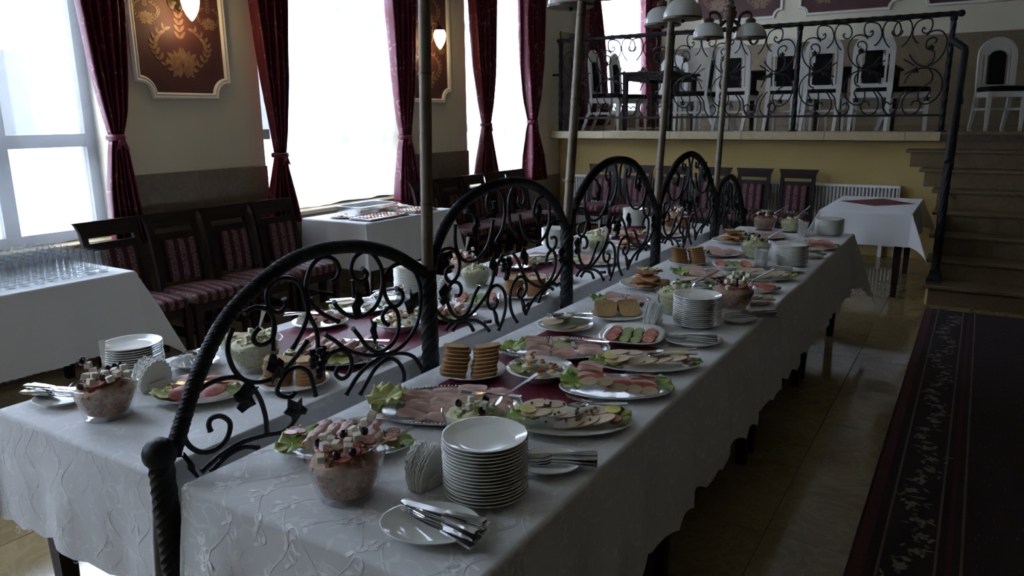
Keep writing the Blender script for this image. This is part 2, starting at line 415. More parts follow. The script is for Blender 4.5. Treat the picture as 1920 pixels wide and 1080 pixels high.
# ================================================================ WALL DECOR, CURTAINS, RADIATOR
def frame_outline(w_, h, r, inset=0, n=7):
    """rectangle with concave quarter-round corners, counter-clockwise, centred"""
    a, c_ = w_/2-inset, h/2-inset; rr = r; out = []
    # bottom-right notch, top-right, top-left, bottom-left
    for (sx_, sy_, t0) in ((1,-1,180), (1,1,270), (-1,1,0), (-1,-1,90)):
        cx, cy = sx_*(a+0), sy_*(c_+0)
        for i in range(n+1):
            t = R(t0 - 90*i/n)
            out.append((cx+rr*cos(t), cy+rr*sin(t)))
    return out
def leaf_shape(b, x, y, a, L, W, k=5):
    """flat pointed leaf (print) starting at x,y pointing along angle a"""
    d = Vector((cos(a), sin(a))); nrm = Vector((-d.y, d.x)); pts = []
    for i in range(k+1): t = i/k; pts.append(Vector((x, y)) + d*(L*t) + nrm*(W*sin(pi*t)**.8*(1-.35*t)))
    for i in range(k-1, 0, -1): t = i/k; pts.append(Vector((x, y)) + d*(L*t) - nrm*(W*sin(pi*t)**.8*(1-.35*t)))
    n_ = len(pts); zz = (len(b.f) % 23)*.00012; b.add([(p.x, p.y, zz) for p in pts], [tuple(range(n_))])
def motif(b, cx, cy, s):
    """damask flower: fan of leaves, side scrolls, hanging sprig"""
    for sg in (1, -1):
        for a, L, W in ((90, .09, .022), (62, .085, .02), (38, .10, .022), (12, .09, .02), (-18, .08, .018), (-48, .085, .02), (-75, .07, .018)):
            aa = R(a) if sg == 1 else pi-R(a); leaf_shape(b, cx+sg*.008*s, cy, aa, L*s, W*s)
        for i in range(9):
            t = i/8; ang = R(-60+150*t); px_, py_ = cx+sg*(.06+.10*sin(pi*t*.9))*s, cy+(-.03+.20*t)*s
            leaf_shape(b, px_, py_, (R(100+60*t) if sg == 1 else pi-R(100+60*t)), .045*s, .011*s)
            leaf_shape(b, px_, py_, (R(20+60*t) if sg == 1 else pi-R(20+60*t)), .035*s, .009*s)
    for i in range(6):
        t = i/5; y = cy+.13*s+.17*s*t
        for sg in (1, -1): leaf_shape(b, cx, y, (R(50) if sg == 1 else pi-R(50)), (.05-.015*t)*s, .011*s)
def wall_panel(name, label, cx, cy, w_, h, Mw, motifs, group):
    t = thing(name, label, 'wall panel', (0,0,0), group=group); t.matrix_world = Mw
    o = frame_outline(w_, h, .115)
    part('wallpaper', B().prism(o, .001, .006), M_['wallpaper'], t, False)
    fr = B(); ring = [Vector((x, y, 0)) for x, y in o]; prof = [(-.030, .004), (-.030, .018), (-.018, .030), (-.006, .022), (.004, .028), (.016, .016), (.016, .004)]
    rs = []; n_ = len(ring)
    for i in range(n_):
        p0, p1, p2 = ring[i-1], ring[i], ring[(i+1) % n_]
        d1 = (p1-p0).normalized(); d2 = (p2-p1).normalized(); n1 = Vector((d1.y, -d1.x, 0)); n2 = Vector((d2.y, -d2.x, 0)); nn = (n1+n2)
        nn = nn/max(.35, nn.dot(n1)) if nn.length > 1e-6 else n1
        rs.append([tuple(p1+nn*(-u)+Vector((0,0,v))) for u, v in prof])
    fr.rings(rs, loop=True); part('moulding', fr, M_['white_paint'], t, ang=50)
    mb = B(); 
    for (x, y, s) in motifs: motif(mb, x, y, s)
    o2 = part('damask_print', mb, M_['motif'], t, False, loc=(0, 0, .0072)); o2['kind'] = 'stuff'
    return t
def MX(origin, right, up):     # local x -> right, y -> up, z -> out of the wall
    r_, u_ = Vector(right), Vector(up); o_ = r_.cross(u_); q = Matrix((r_, u_, o_)).transposed().to_4x4(); q.translation = origin; return q
mm = [(0, -.60, 1.4), (0, -.04, 1.4), (0, .52, 1.4)] + [(s_*.335, -.34+.57*k, 1.25) for s_ in (-1, 1) for k in range(2)]
mm = [(x, y, s) for x, y, s in mm if abs(x) < .2]
side = [(s_*.25, -.30+.56*k, .62) for s_ in (-1, 1) for k in range(3)]
for yc, lab in ((3.495, 'maroon damask wall panel between the glass-table window and tray-table window'), (6.35, 'maroon damask wall panel behind the bamboo lamp poles, nearer the platform')):
    wall_panel('wall_panel', lab, 0, 0, .72, 1.62, MX((WX, yc, 2.57), (0,-1,0), (0,0,1)) if False else MX((WX+.001, yc, 2.575), (0,1,0), (0,0,1)), mm+side, 'damask wall panels')
for x0, x1, lab in ((-4.36, -2.98, 'maroon damask panel on far platform wall, next to the red curtain'), (-2.68, -1.30, 'maroon damask panel on far platform wall, between two others'), (-1.0, .38, 'maroon damask panel on far platform wall, next to the stairs')):
    wall_panel('wall_panel', lab, 0, 0, x1-x0, 1.3, MX(((x0+x1)/2, YF-.001, 3.77), (1,0,0), (0,0,1)), [(-.35,-.42,1.5), (.35,-.42,1.5), (0,-.1,1.4), (-.35,.3,1.4), (.35,.3,1.4)], 'damask wall panels')
# sconces
def sconce(y, lab):
    t = thing('wall_sconce', lab, 'wall lamp', (WX+.008, y, 2.40), group='lit wall sconces')
    part('backplate', B().lathe([(.0,0),(.045,0),(.05,.006),(.03,.016),(.012,.03),(0,.032)], 20, M=Matrix.Rotation(pi/2, 4, 'Y')), M_['bronze'], t)
    arm = smooth_path([(.01,0,0), (.05,0,-.055), (.09,0,-.045), (.10,0,.02), (.08,0,.09), (.11,0,.135), (.165,0,.13), (.19,0,.085)], 5)
    part('arm', B().tube(arm, .008, 8), M_['bronze'], t)
    part('curl', B().tube([(.03+p[0], 0, .02+p[1]) for p in spiral(.03, .05, .045, .008, -90, 400, 26)], .006, 6), M_['bronze'], t)
    part('socket', B().lathe([(0,.095),(.018,.092),(.034,.07),(.047,.05),(.05,.04),(0,.04)], 20, M=Matrix.Translation((.19,0,0))), M_['bronze'], t)
    part('lamp_shade', B().lathe([(.0,.05),(.047,.05),(.060,.02),(.062,-.01),(.052,-.055),(.034,-.095),(.014,-.125),(0,-.138)], 24, M=Matrix.Translation((.19,0,0))), M_['bulb'], t)
    ld = bpy.data.lights.new('sconce_bulb', 'POINT'); ld.energy = .9; ld.color = (1,.68,.40); ld.shadow_soft_size = .05
    lo = bpy.data.objects.new('sconce_bulb', ld); COL.objects.link(lo); lo.parent = t; lo.location = (.12, 0, -.16)
sconce(3.47, 'lit pointed globe sconce on the damask panel by the glass table')
sconce(6.33, 'lit pointed globe sconce on the damask panel nearer the platform')
# drapes
def drape(lab, keys, ztop, seed, tie=True, x=-4.875):
    """keys: list of (z, yl, yr) from top to bottom; a pleated sheet"""
    t = thing('drape', lab, 'curtain', (x, 0, 0), group='burgundy drapes')
    rnd = random.Random(seed); nf = 5; ph = rnd.random()*6
    zs = [k_[0] for k_ in keys]
    def ev(z):
        for i in range(len(keys)-1):
            if keys[i][0] >= z >= keys[i+1][0]:
                tt = (keys[i][0]-z)/(keys[i][0]-keys[i+1][0]); 
                return lerp(keys[i][1], keys[i+1][1], tt), lerp(keys[i][2], keys[i+1][2], tt)
        return keys[-1][1:]
    def mk(z0, z1, nv):
        def fn(u, v):
            z = lerp(z0, z1, v); yl, yr = ev(z); wd = yr-yl
            amp = .018+.045*min(1, wd/.35)
            a = u*nf*2*pi+ph
            return (amp*sin(a)+.25*amp*sin(2.3*a+z*2), lerp(yl, yr, u)+.012*cos(a)*min(1, wd/.3), z+.006*sin(a+1)*(v))
        return B().thick(fn, 56, nv, .004)
    if tie:
        zt = [k_ for k_ in keys if k_[2]-k_[1] < .13][0][0]
        part('upper_cloth', mk(keys[0][0], zt, 26), M_['drape'], t, ang=180); part('lower_cloth', mk(zt, keys[-1][0], 14), M_['drape'], t, ang=180)
        yl, yr = ev(zt); c_ = (yl+yr)/2; hw = (yr-yl)/2+.012
        ring = [(.062*cos(q), c_+hw*sin(q), zt) for q in [2*pi*i/20 for i in range(20)]]
        part('tieback', B().tube(ring, .020, 8, loop=True, flat=.5, nrm=(0,0,1)), M_['drape'], t)
        part('bow', B().thick(lambda u, v: (.07+.01*sin(6*u), c_+.0+(.02+.03*v)*(u-.5)*2, zt-.01-.07*v*(.6+abs(u-.5))), 6, 4, .004), M_['drape'], t)
    else:
        part('cloth', mk(keys[0][0], keys[-1][0], 30), M_['drape'], t, ang=180)
    part('curtain_rod', B().tube([(0, keys[0][1]-.15, keys[0][0]+.02), (0, keys[0][2]+.15, keys[0][0]+.02)], .014, 10), M_['bronze'], t)
drape('burgundy brocade drape tied back beside the glass table', [(3.6,2.55,3.0),(2.33,2.70,3.0),(1.85,2.75,2.96),(1.62,2.79,2.93),(1.48,2.82,2.89),(1.40,2.80,2.91),(1.15,2.76,2.93),(.95,2.75,2.95),(.76,2.75,2.98)], 3.6, 1)
drape('burgundy brocade drape tied back at tray-table window, side with the four empty chairs', [(3.6,3.98,4.47),(2.5,4.05,4.42),(1.9,4.10,4.37),(1.5,4.15,4.31),(1.30,4.17,4.27),(1.2,4.14,4.28),(.95,4.06,4.34),(.74,4.02,4.38)], 3.6, 2)
drape('burgundy brocade drape tied back at tray-table window, side towards the platform', [(3.6,5.58,6.02),(2.7,5.63,6.0),(2.0,5.66,5.95),(1.6,5.71,5.89),(1.40,5.75,5.86),(1.3,5.72,5.88),(1.0,5.67,5.92),(.76,5.65,5.95)], 3.6, 3)
drape('burgundy brocade drape tied back at window nearest platform, side by the damask panel', [(3.6,6.95,7.46),(2.85,7.0,7.44),(2.17,7.04,7.42),(1.75,7.13,7.36),(1.50,7.20,7.31),(1.4,7.17,7.32),(1.1,7.09,7.37),(.93,7.06,7.40)], 3.6, 4)
drape('burgundy brocade drape tied back at window nearest platform, beside the cream pier', [(3.6,8.02,8.58),(2.97,8.08,8.57),(2.2,8.09,8.56),(1.8,8.16,8.46),(1.52,8.25,8.37),(1.42,8.22,8.40),(1.1,8.17,8.52),(.78,8.14,8.60)], 3.6, 5)
drape('burgundy drape hanging straight on the platform behind the railing, by the pier', [(4.3,9.72,10.05),(3.2,9.75,10.15),(2.5,9.8,10.42),(1.45,9.82,10.64)], 4.3, 6, False)
drape('burgundy drape hanging straight on the platform near the far wall', [(4.3,11.8,12.45),(2.5,11.92,12.54),(1.45,11.95,12.58)], 4.3, 7, False)
# sheer curtains
def sheercurtain(k, lab, y0, y1, ztop, hem, seed):
    rnd = random.Random(seed); ph = [rnd.random()*6 for _ in range(4)]
    def fn(u, v):
        y = lerp(y0, y1, u); z = lerp(ztop, hem(u), v)
        f = sin(u*(y1-y0)*26+ph[0]+.5*sin(u*9+ph[1]))*.6 + sin(u*(y1-y0)*11+ph[2])*.5
        return (WX-.055+.022*f*(.7+.3*v), y+.012*sin(7*v+ph[3]), z)
    o = part('sheer_curtain', B().sheet(fn, 150, 8), M_['sheer_thin' if k < 2 else 'sheer'], ang=180); tag(o, lab, 'curtain', 'sheer curtains')
sheercurtain(1, 'white sheer curtain glowing at the window behind the drinking glasses', 1.17, 2.86, 3.46, lambda u: .815, 2)
sheercurtain(2, 'white sheer curtain glowing at the window behind the tray table', 4.26, 5.84, 3.46, lambda u: .815+(.0 if u < .42 else .016*sm((u-.42)/.03)*(.75+.25*sin(u*24))), 3)
sheercurtain(3, 'white sheer curtain glowing at the window nearest the platform', 7.07, 8.60, 3.46, lambda u: .815, 4)
sheercurtain(4, 'white sheer curtain at the platform window behind the railing', 10.12, 12.48, 4.16, lambda u: 1.665, 5)
# radiator
rd = thing('radiator', 'long white panel radiator under the platform behind the chair row', 'radiator', (-2.75, 9.16, .12))
hw = 2.04
part('back_panel', B().box(-hw, hw, .03, .05, 0, .68), M_['white_metal'], rd, False)
fin = B().prism([(-.0125, .03), (-.0125, .0), (-.006, -.032), (.006, -.032), (.0125, .0), (.0125, .03)], .015, .655).mesh('fin', M_['white_metal'], False)
nf = int(2*hw/.0375)
for k in range(nf): link('fin', fin, rd, (-hw+.02+k*(2*hw-.04)/(nf-1), 0, 0))
part('top_grille', B().box(-hw-.004, hw+.004, -.038, .054, .655, .685, ch=.004), M_['white_metal'], rd, False)
part('end_cap', B().box(-hw-.008, -hw, -.038, .054, 0, .68), M_['white_metal'], rd, False); part('end_cap', B().box(hw, hw+.008, -.038, .054, 0, .68), M_['white_metal'], rd, False)
for x in (-1.9, -.6, .6, 1.9): part('foot', B().box(x-.02, x+.02, .0, .04, -.12, .01), M_['white_metal'], rd, False)
part('valve', B().lathe([(0,0),(.022,0),(.022,.06),(.014,.07),(0,.07)], 12, M=Matrix.Translation((-hw-.03, 0, .60))@Matrix.Rotation(-pi/2,4,'Y')), M_['white_metal'], rd)

# ================================================================ CHAIRS
def stripes(name, pitch, off):
    q = N(name); v = q.coord('Object'); sp = q.n('ShaderNodeSeparateXYZ'); q.l(v, sp.inputs[0])
    fr = q.math('FRACT', q.math('ADD', q.math('MULTIPLY', sp.outputs[0], 1/pitch), off))
    gate = q.ramp(q.math('ABSOLUTE', q.math('SUBTRACT', fr, .5)), [(.25, (1,1,1)), (.29, (0,0,0))])
    fl_ = q.ramp(q.noise(v, 95, 2), [(.40, (.05,.016,.018)), (.60, (.20,.125,.115))])
    return q.set(q.mix(gate, (.045,.004,.010), fl_), .75, 0, .3)
M_['stripe_s'] = stripes('striped seat fabric', .066, .5); M_['stripe_b'] = stripes('striped back fabric', .082, .5)
def cushion(w_, d, h, M=None, crown=.02, mi=0, taper=0):
    b = B(); rs = []
    for z, ins in ((0, .006), (h*.25, 0), (h*.7, 0), (h*.93, .012), (h, .035)):
        ring = []
        for k in range(28):
            a = 2*pi*k/28; c_, s_ = cos(a), sin(a); e = .28
            x = (abs(c_)**e)*(1 if c_ >= 0 else -1)*(w_/2-ins); y = (abs(s_)**e)*(1 if s_ >= 0 else -1)*(d/2-ins)
            ring.append((x*(1-taper*(y/d+.5)), y, z))
        rs.append(ring)
    b.rings(rs, mi, M, capb=False)
    o = len(b.v)-28; tops = b.v[o:]; c0 = Vector((0,0,h+crown)); 
    if M is not None: c0 = M @ c0
    b.v.append(tuple(c0)); ci = len(b.v)-1
    for k in range(28): b.f.append((o+k, o+(k+1) % 28, ci)); b.m.append(mi)
    return b
def make_chair():
    t = thing('dining_chair', 'x', 'chair')
    part('seat', cushion(.43, .42, .07, taper=.10), M_['stripe_s'], t, ang=60, loc=(0, -.01, .405))
    part('seat_rail', B().box(-.19, .19, -.19, -.165, .34, .405).box(-.17, .17, .17, .195, .34, .405).box(-.19, -.165, -.19, .19, .34, .405).box(.165, .19, -.19, .19, .34, .405), M_['wood'], t, False)
    for s_ in (-1, 1):
        part('leg', B().rings([[(s_*.185+a, -.185+c_, z) for a, c_ in ((-h,-h),(h,-h),(h,h),(-h,h))] for z, h in ((0,.014),(.2,.018),(.405,.022))]), M_['wood'], t, False)
        pts = [(.0, .245), (.22, .205), (.42, .185), (.60, .205), (.80, .245), (.90, .275)]
        part('leg', B().rings([[(s_*(.172-.004*abs(z-.42))+a, y+c_, z) for a, c_ in ((-.02,-.017),(.02,-.017),(.02,.017),(-.02,.017))] for z, y in pts]), M_['wood'], t, False)
        part('stretcher', B().box(s_*.183-.01, s_*.183+.01, -.17, .205, .19, .215), M_['wood'], t, False)
    part('stretcher', B().box(-.18, .18, -.012, .012, .193, .213), M_['wood'], t, False)
    # crest rail: flares out towards the top
    prof = [(.865, .185, .262), (.905, .192, .276), (.94, .204, .285), (.965, .216, .290)]
    part('crest_rail', B().rings([[(-w_, y-.014, z), (w_, y-.014, z), (w_, y+.014, z), (-w_, y+.014, z)] for z, w_, y in prof]), M_['wood'], t, False)
    part('cross_rail', B().rings([[(-.165, y-.012, z), (.165, y-.012, z), (.165, y+.012, z), (-.165, y+.012, z)] for z, y in ((.775,.240),(.83,.252))]), M_['wood'], t, False)
    part('back_frame', B().rings([[(-w_, y-.010, z), (w_, y-.010, z), (w_, y+.012, z), (-w_, y+.012, z)] for z, y, w_ in ((.50,.196,.158),(.60,.206,.16),(.78,.241,.163))]), M_['wood'], t, False)
    q = B(); bw = .118
    q.thick(lambda u, v: (lerp(-bw, bw, u), lerp(.196, .232, v**1.1)-.024-.012*sin(pi*u)*sin(pi*v)**.5, lerp(.50, .785-.012*(2*u-1)**2*0+.0, v)), 12, 8, .016)
    part('back_cushion', q, M_['stripe_b'], t, ang=60)
    return t
ch0 = make_chair(); chcopy = tree_copier(ch0); _first = [True]
def place_chair(x, y, rz, label, group):
    o = ch0 if _first[0] else chcopy(); _first[0] = False
    o.location = (x, y, 0); o.rotation_euler = (0, 0, rz); o['label'] = label; o['group'] = group
ords = ['first', 'second', 'third', 'fourth', 'fifth', 'sixth']
for k, y in enumerate((2.65, 3.095, 3.54, 3.985)):
    place_chair(-4.47, y, R(90), f'burgundy striped dining chair, {ords[k]} from the glass table along the window wall', 'chairs between glass table and tray table')
for k, p in enumerate((5.91, 6.345, 6.785, 7.23, 7.675)):
    place_chair(-4.47, p, R(90), f'burgundy striped dining chair, {ords[k]} beyond the tray table along the window wall', 'chairs between tray table and platform')
for k, x in enumerate((-4.2, -3.70, -3.21, -2.72, -2.24, -1.74)):
    place_chair(x, 8.72, R((k % 3)-1), f'burgundy striped dining chair before the radiator, {ords[k]} from the window wall', 'chair row before the radiator')

# ================================================================ TABLES AND CLOTHS
def make_table(name, label, x0, x1, y0, y1, group=None, ztop=.742):
    cx, cy = (x0+x1)/2, (y0+y1)/2; hx, hy = (x1-x0)/2, (y1-y0)/2
    t = thing(name, label, 'table', (cx, cy, 0), group=group)
    part('tabletop', B().box(-hx, hx, -hy, hy, ztop-.03, ztop, ch=.004), M_['wood'], t, False)
    part('apron', B().box(-hx+.05, hx-.05, -hy+.05, -hy+.07, ztop-.11, ztop-.03).box(-hx+.05, hx-.05, hy-.07, hy-.05, ztop-.11, ztop-.03).box(-hx+.05, -hx+.07, -hy+.05, hy-.05, ztop-.11, ztop-.03).box(hx-.07, hx-.05, -hy+.05, hy-.05, ztop-.11, ztop-.03), M_['wood'], t, False)
    for sx_ in (-1, 1):
        for sy_ in (-1, 1):
            part('leg', B().rings([[(sx_*(hx-.07)+a*h, sy_*(hy-.07)+c_*h, z) for a, c_ in ((-1,-1),(1,-1),(1,1),(-1,1))] for z, h in ((0,.022),(.3,.028),(ztop-.03,.032))]), M_['wood'], t, False)
    return t
def cloth_fn(x0, x1, y0, y1, z, drop, seed, flare=.30, wave=.018, tight=0):
    """returns f(x,y) mapping the flat cloth to 3D: outside the table edge it hangs down"""
    rnd = random.Random(seed); ph = [rnd.random()*6.3 for _ in range(6)]
    rr = .012
    def hang(d):            # rounded edge then straight down -> (out, down)
        L = rr*pi/2
        if d <= L: a = d/rr; return rr*sin(a), rr*(1-cos(a))
        return rr, rr+(d-L)
    def f(x, y):
        a = x0-x if x < x0 else (x-x1 if x > x1 else 0); c_ = y0-y if y < y0 else (y-y1 if y > y1 else 0)
        sx_ = -1 if x < x0 else 1; sy_ = -1 if y < y0 else 1
        cx, cy = min(max(x, x0), x1), min(max(y, y0), y1)
        if a == 0 and c_ == 0: return (x, y, z+.0004*sin(x*9+ph[0])*sin(y*7+ph[1]))
        if c_ == 0:
            o_, dn = hang(a); s = y; k = sm(min(1, dn/.25)); e = min(1, min(y-y0, y1-y)/.12)
            w_ = k*wave*(sin(s*15+ph[2])+.6*sin(s*31+ph[3]))*max(0, e)
            return (cx+sx_*(o_+(.05*dn+w_+wave*k*.9)*(.12 if sx_ == tight else 1)), y, z-dn)
        if a == 0:
            o_, dn = hang(c_); s = x; k = sm(min(1, dn/.25)); e = min(1, min(x-x0, x1-x)/.12)
            w_ = k*wave*(sin(s*15+ph[4])+.6*sin(s*31+ph[5]))*max(0, e)
            return (x, cy+sy_*(o_+.05*dn+w_+wave*k*.9), z-dn)
        r_ = math.hypot(a, c_); th = math.atan2(c_, a); o_, dn = hang(r_)
        k = sm(min(1, dn/.25)); base = o_+.05*dn+wave*k*.9
        fl_ = flare*dn*sin(2*th)**1.5*(.12 if (tight and sx_ == tight) else 1)
        # cone fold: bulges along the diagonal
        bx_ = o_+(base-o_)*(.12 if (tight and sx_ == tight) else 1)
        return (cx+sx_*(bx_*max(0, cos(th))**.6+fl_*.72), cy+sy_*(base*max(0, sin(th))**.6+fl_*.72), z-dn*(.985))
    return f
def tablecloth(label, x0, x1, y0, y1, z, drop, seed, mat, group=None, flare=.30, wave=.018, scal=.0, pitch=.12, res=.03, tight=0, dl=None, dr=None):
    f = cloth_fn(x0, x1, y0, y1, z, drop, seed, flare, wave, tight)
    dy = drop; dl = dl or drop; dr = dr or drop
    def axis(a0, a1, d, fine, d0=None):
        d0 = d0 or d; out = []; n_ = max(3, int(d0/.022)); out += [a0-d0+d0*i/n_ for i in range(n_)]
        for e in (.018, .010, .004): out.append(a0-e)
        n_ = max(3, int(d/.022)); k = max(4, int((a1-a0)/fine)); out += [a0+(a1-a0)*i/k for i in range(k+1)]
        for e in (.004, .010, .018): out.append(a1+e)
        out += [a1+d*i/n_ for i in range(1, n_+1)]; return sorted(set(round(q, 5) for q in out))
    xs, ys = axis(x0, x1, dr, .05, dl), axis(y0, y1, dy, res)
    v = []; 
    for y in ys:
        for x in xs:
            xx, yy = x, y
            if scal:      # scalloped hem: shorten the drop periodically
                if x < x0-.02 or x > x1+.02:
                    d = (x0-x) if x < x0 else (x-x1); k = d/drop
                    d2 = d - scal*k*k*abs(sin(pi*y/pitch))
                    xx = x0-d2 if x < x0 else x1+d2
                if y < y0-.02 or y > y1+.02:
                    d = (y0-y) if y < y0 else (y-y1); k = d/dy
                    d2 = d - scal*k*k*abs(sin(pi*x/pitch)); yy = y0-d2 if y < y0 else y1+d2
            v.append(f(xx, yy))
    w_ = len(xs); fs = [(j*w_+i, j*w_+i+1, (j+1)*w_+i+1, (j+1)*w_+i) for j in range(len(ys)-1) for i in range(w_-1)]
    o = part('tablecloth', B().add(v, fs), mat, ang=180); tag(o, label, 'tablecloth', group)
    return o, f
RX0, RX1, LX0, LX1, TY0, TY1 = -1.507, -.712, -2.410, -1.643, .949, 5.72
for k in range(4):
    a, c_ = lerp(TY0, TY1, k/4)+.003, lerp(TY0, TY1, (k+1)/4)-.003
    for nm, u0, u1 in (('carpet-side', RX0, RX1), ('window-side', LX0, LX1)):
        make_table('buffet_table', f'dark wooden table hidden under the {nm} buffet cloth, {ords[k]} from the ball-topped post', u0+.01, u1-.01, a, c_, 'buffet tables', .743)
cr, fR = tablecloth('white vine-embroidered cloth over the carpet-side buffet table', RX0, RX1, TY0, TY1, .75, .42, 3, M_['linen'], 'buffet tablecloths', .34, .012, .028, .155, .031, tight=-1)
cl, fL = tablecloth('white embroidered cloth over the window-side buffet table', LX0, LX1, TY0, TY1, .75, .36, 4, M_['linen'], 'buffet tablecloths', .34, .012, .02, .11, .031, tight=1)
make_table('glass_table', 'dark table under the white cloth carrying drinking glasses', -4.83, -4.06, .9, 2.36, None, .743)
cg, _ = tablecloth('plain white cloth on the table of drinking glasses, picot hem', -4.845, -4.05, .89, 2.37, .75, .44, 5, M_['linen_plain'], None, .36, .010, .006, .018, .012, tight=-1, dl=.06)
make_table('tray_table', 'dark table under the white cloth carrying the steel food trays', -4.90, -4.20, 4.47, 5.59, None, .743)
ct, _ = tablecloth('plain white cloth on the table of steel trays', -4.915, -4.19, 4.455, 5.60, .75, .40, 6, M_['linen_plain'], None, .22, .008, tight=-1, dl=.05)
make_table('small_table', 'dark table under white cloth with burgundy diamond beside the stairs', -1.15, -.45, 7.10, 8.38, None, .743)
cs, _ = tablecloth('plain white cloth on the small table beside the stairs', -1.16, -.44, 7.09, 8.39, .75, .29, 8, M_['linen_plain'], None, .46, .010)
def flatcloth(label, pts, z, mat, t=.0009):
    cx = sum(p[0] for p in pts)/len(pts); cy = sum(p[1] for p in pts)/len(pts)
    o = part('table_topper', B().prism([(p[0]-cx, p[1]-cy) for p in pts], 0, t), mat, None, False, loc=(cx, cy, z)); tag(o, label, 'table runner', 'burgundy table toppers'); return o
flatcloth('burgundy diamond topper on the small table beside the stairs', [(-1.12,7.86),(-.78,7.55),(-.46,7.9),(-.78,8.25)], .7503, M_['runner'])
flatcloth('burgundy topper under the platters of the carpet-side buffet near the ball post', [(-1.40,1.62),(-.93,1.62),(-.93,2.50),(-1.40,2.50)], .7503, M_['runner'])
flatcloth('burgundy topper under the silver tray of the window-side buffet near the ball post', [(-2.33,1.70),(-1.72,1.70),(-1.72,2.42),(-2.33,2.42)], .7503, M_['runner'])
flatcloth('burgundy topper on the window-side buffet, middle of the table', [(-2.33,3.25),(-1.80,3.25),(-1.80,4.0),(-2.33,4.0)], .7503, M_['runner'])
flatcloth('burgundy topper on the window-side buffet towards the radiator', [(-2.30,4.65),(-1.80,4.65),(-1.80,5.3),(-2.30,5.3)], .7503, M_['runner'])
# vine embroidery on the near end of the carpet-side cloth and on the window-side cloth end
def vines(f, parent, xr, yr, step, seed, rad, out, leafs=True, prob=1.0):
    rnd = random.Random(seed); b = B()
    def mp(x, y):
        e = .001; p = Vector(f(x, y)); n_ = (Vector(f(x+e, y))-p).cross(Vector(f(x, y+e))-p)
        n_ = n_.normalized() if n_.length > 1e-12 else Vector((0,0,1)); return p, n_
    def ribbon(pts, w0):
        L_, R2 = [], []
        for i, q in enumerate(pts):
            a = Vector(pts[max(i-1, 0)]); c_ = Vector(pts[min(i+1, len(pts)-1)]); d = (c_-a)
            if d.length < 1e-9: return
            d.normalize(); ww = w0*(.35+.65*sin(pi*min(1, (i+.5)/len(pts)))); n2 = Vector((-d.y, d.x))*ww
            for S, sg in ((L_, 1), (R2, -1)):
                p, nn = mp(q[0]+sg*n2.x, q[1]+sg*n2.y); S.append(tuple(p+nn*.0007))
        n_ = len(pts); b.add(L_+R2, [(i, i+1, n_+i+1, n_+i) for i in range(n_-1)])
    lam = step*2.6; A = step*.42; x = xr[0]; ci = 0
    while x < xr[1]:
        ph = rnd.uniform(0, 1); n_ = int((yr[1]-yr[0])/lam*22); y0 = yr[0]
        stem = [(x+A*sin(2*pi*((yr[0]+(yr[1]-yr[0])*i/n_)/lam+ph)), yr[0]+(yr[1]-yr[0])*i/n_) for i in range(n_+1)]
        for i in range(0, n_, 14):
            if rnd.random() < prob: ribbon(stem[i:i+18], rad)
        k = math.ceil((yr[0]/lam+ph)*2)
        while (k/2-ph)*lam < yr[1]:
            yy = (k/2-ph)*lam; sg = 1 if k % 2 == 0 else -1
            if rnd.random() < prob and yy > yr[0]:
                for s2, kk in ((sg, 1.0), (-sg, .72)):
                    s_ = step*.40*kk*rnd.uniform(.85, 1.1); cx, cy = x+s2*step*.52*kk, yy+lam*.16*s2*sg
                    sp = [(cx+q*s2, cy+w2) for q, w2 in spiral(0, 0, s_*.18, s_*.85, 200+rnd.uniform(-40,40), -130+rnd.uniform(-30,30), 18)]
                    ribbon(sp, rad)
                    if leafs:
                        for ix in (0, 9, 16):
                            p0 = Vector(sp[ix]); d0 = (Vector(sp[min(ix+1, 18)])-p0).normalized()*(-1 if ix == 0 else 1); an = math.atan2(d0.y, d0.x)+R(rnd.choice((-45, 45)) if ix else 0)
                            ribbon([tuple(p0+Vector((cos(an), sin(an)))*(.020*t)) for t in (0,.3,.6,.85,1.0)], rad*3.2)
            k += 1
        x += step*1.15; ci += 1
    o = part('embroidery', b, M_['embro'], parent, True, 180); o['kind'] = 'stuff'; return o
vines(fR, cr, (RX0-.34, RX1+.03), (TY0-.38, TY0+.42), .082, 5, .0015, None)
vines(fL, cl, (LX0-.02, LX1+.05), (TY0-.34, TY0-.01), .060, 6, .0011, None, False)
vines(fL, cl, (LX0, LX1), (TY0+.01, TY0+.45), .060, 7, .0007, None, False, .7)

# ================================================================ CARPET
cp = part('carpet_runner', B().box(-.246, 2.3, -2.0, 6.84, .0005, .010, ch=.003), var('dark maroon carpet', (.012,.004,.006), (.024,.008,.010), 60, .95, bump=.4, bscale=400), None, False)
tag(cp, 'dark maroon patterned carpet with a pale floral border before the stairs', 'carpet')
for (a, c_, col) in ((-.235,-.19,'c1'), (-.155,-.145,'c2'), (.02,.03,'c2'), (.055,.075,'c1'), (.10,.11,'c2')):
    mt = var('carpet stripe '+col, (.045,.008,.012) if col == 'c1' else (.085,.06,.05), (.06,.012,.016) if col == 'c1' else (.12,.09,.075), 50, .95)
    part('border_stripe', B().box(a, c_, -2.0, 6.84, .0101, .0112), mt, cp, False)
rnd = random.Random(11); fb_ = [B(), B()]
y = -1.9
while y < 6.7:
    cx = -.06+.035*sin(y*9)
    for k in range(9):
        leaf_shape(fb_[k % 2], cx+rnd.uniform(-.045,.045), y+rnd.uniform(-.06,.06), rnd.uniform(0, 6.28), rnd.uniform(.022,.05), rnd.uniform(.006,.012), 4)
    for k in range(6): leaf_shape(fb_[0], cx, y, k*pi/3+rnd.random(), .028, .010, 4)
    y += .125
for k, b_ in enumerate(fb_):
    o = part('border_flowers', b_, var('carpet flower %d' % k, ((.15,.125,.10), (.09,.075,.06))[k], ((.21,.18,.15), (.13,.11,.08))[k], 60, .95), cp, False, loc=(0,0,.0112)); o['kind'] = 'stuff'
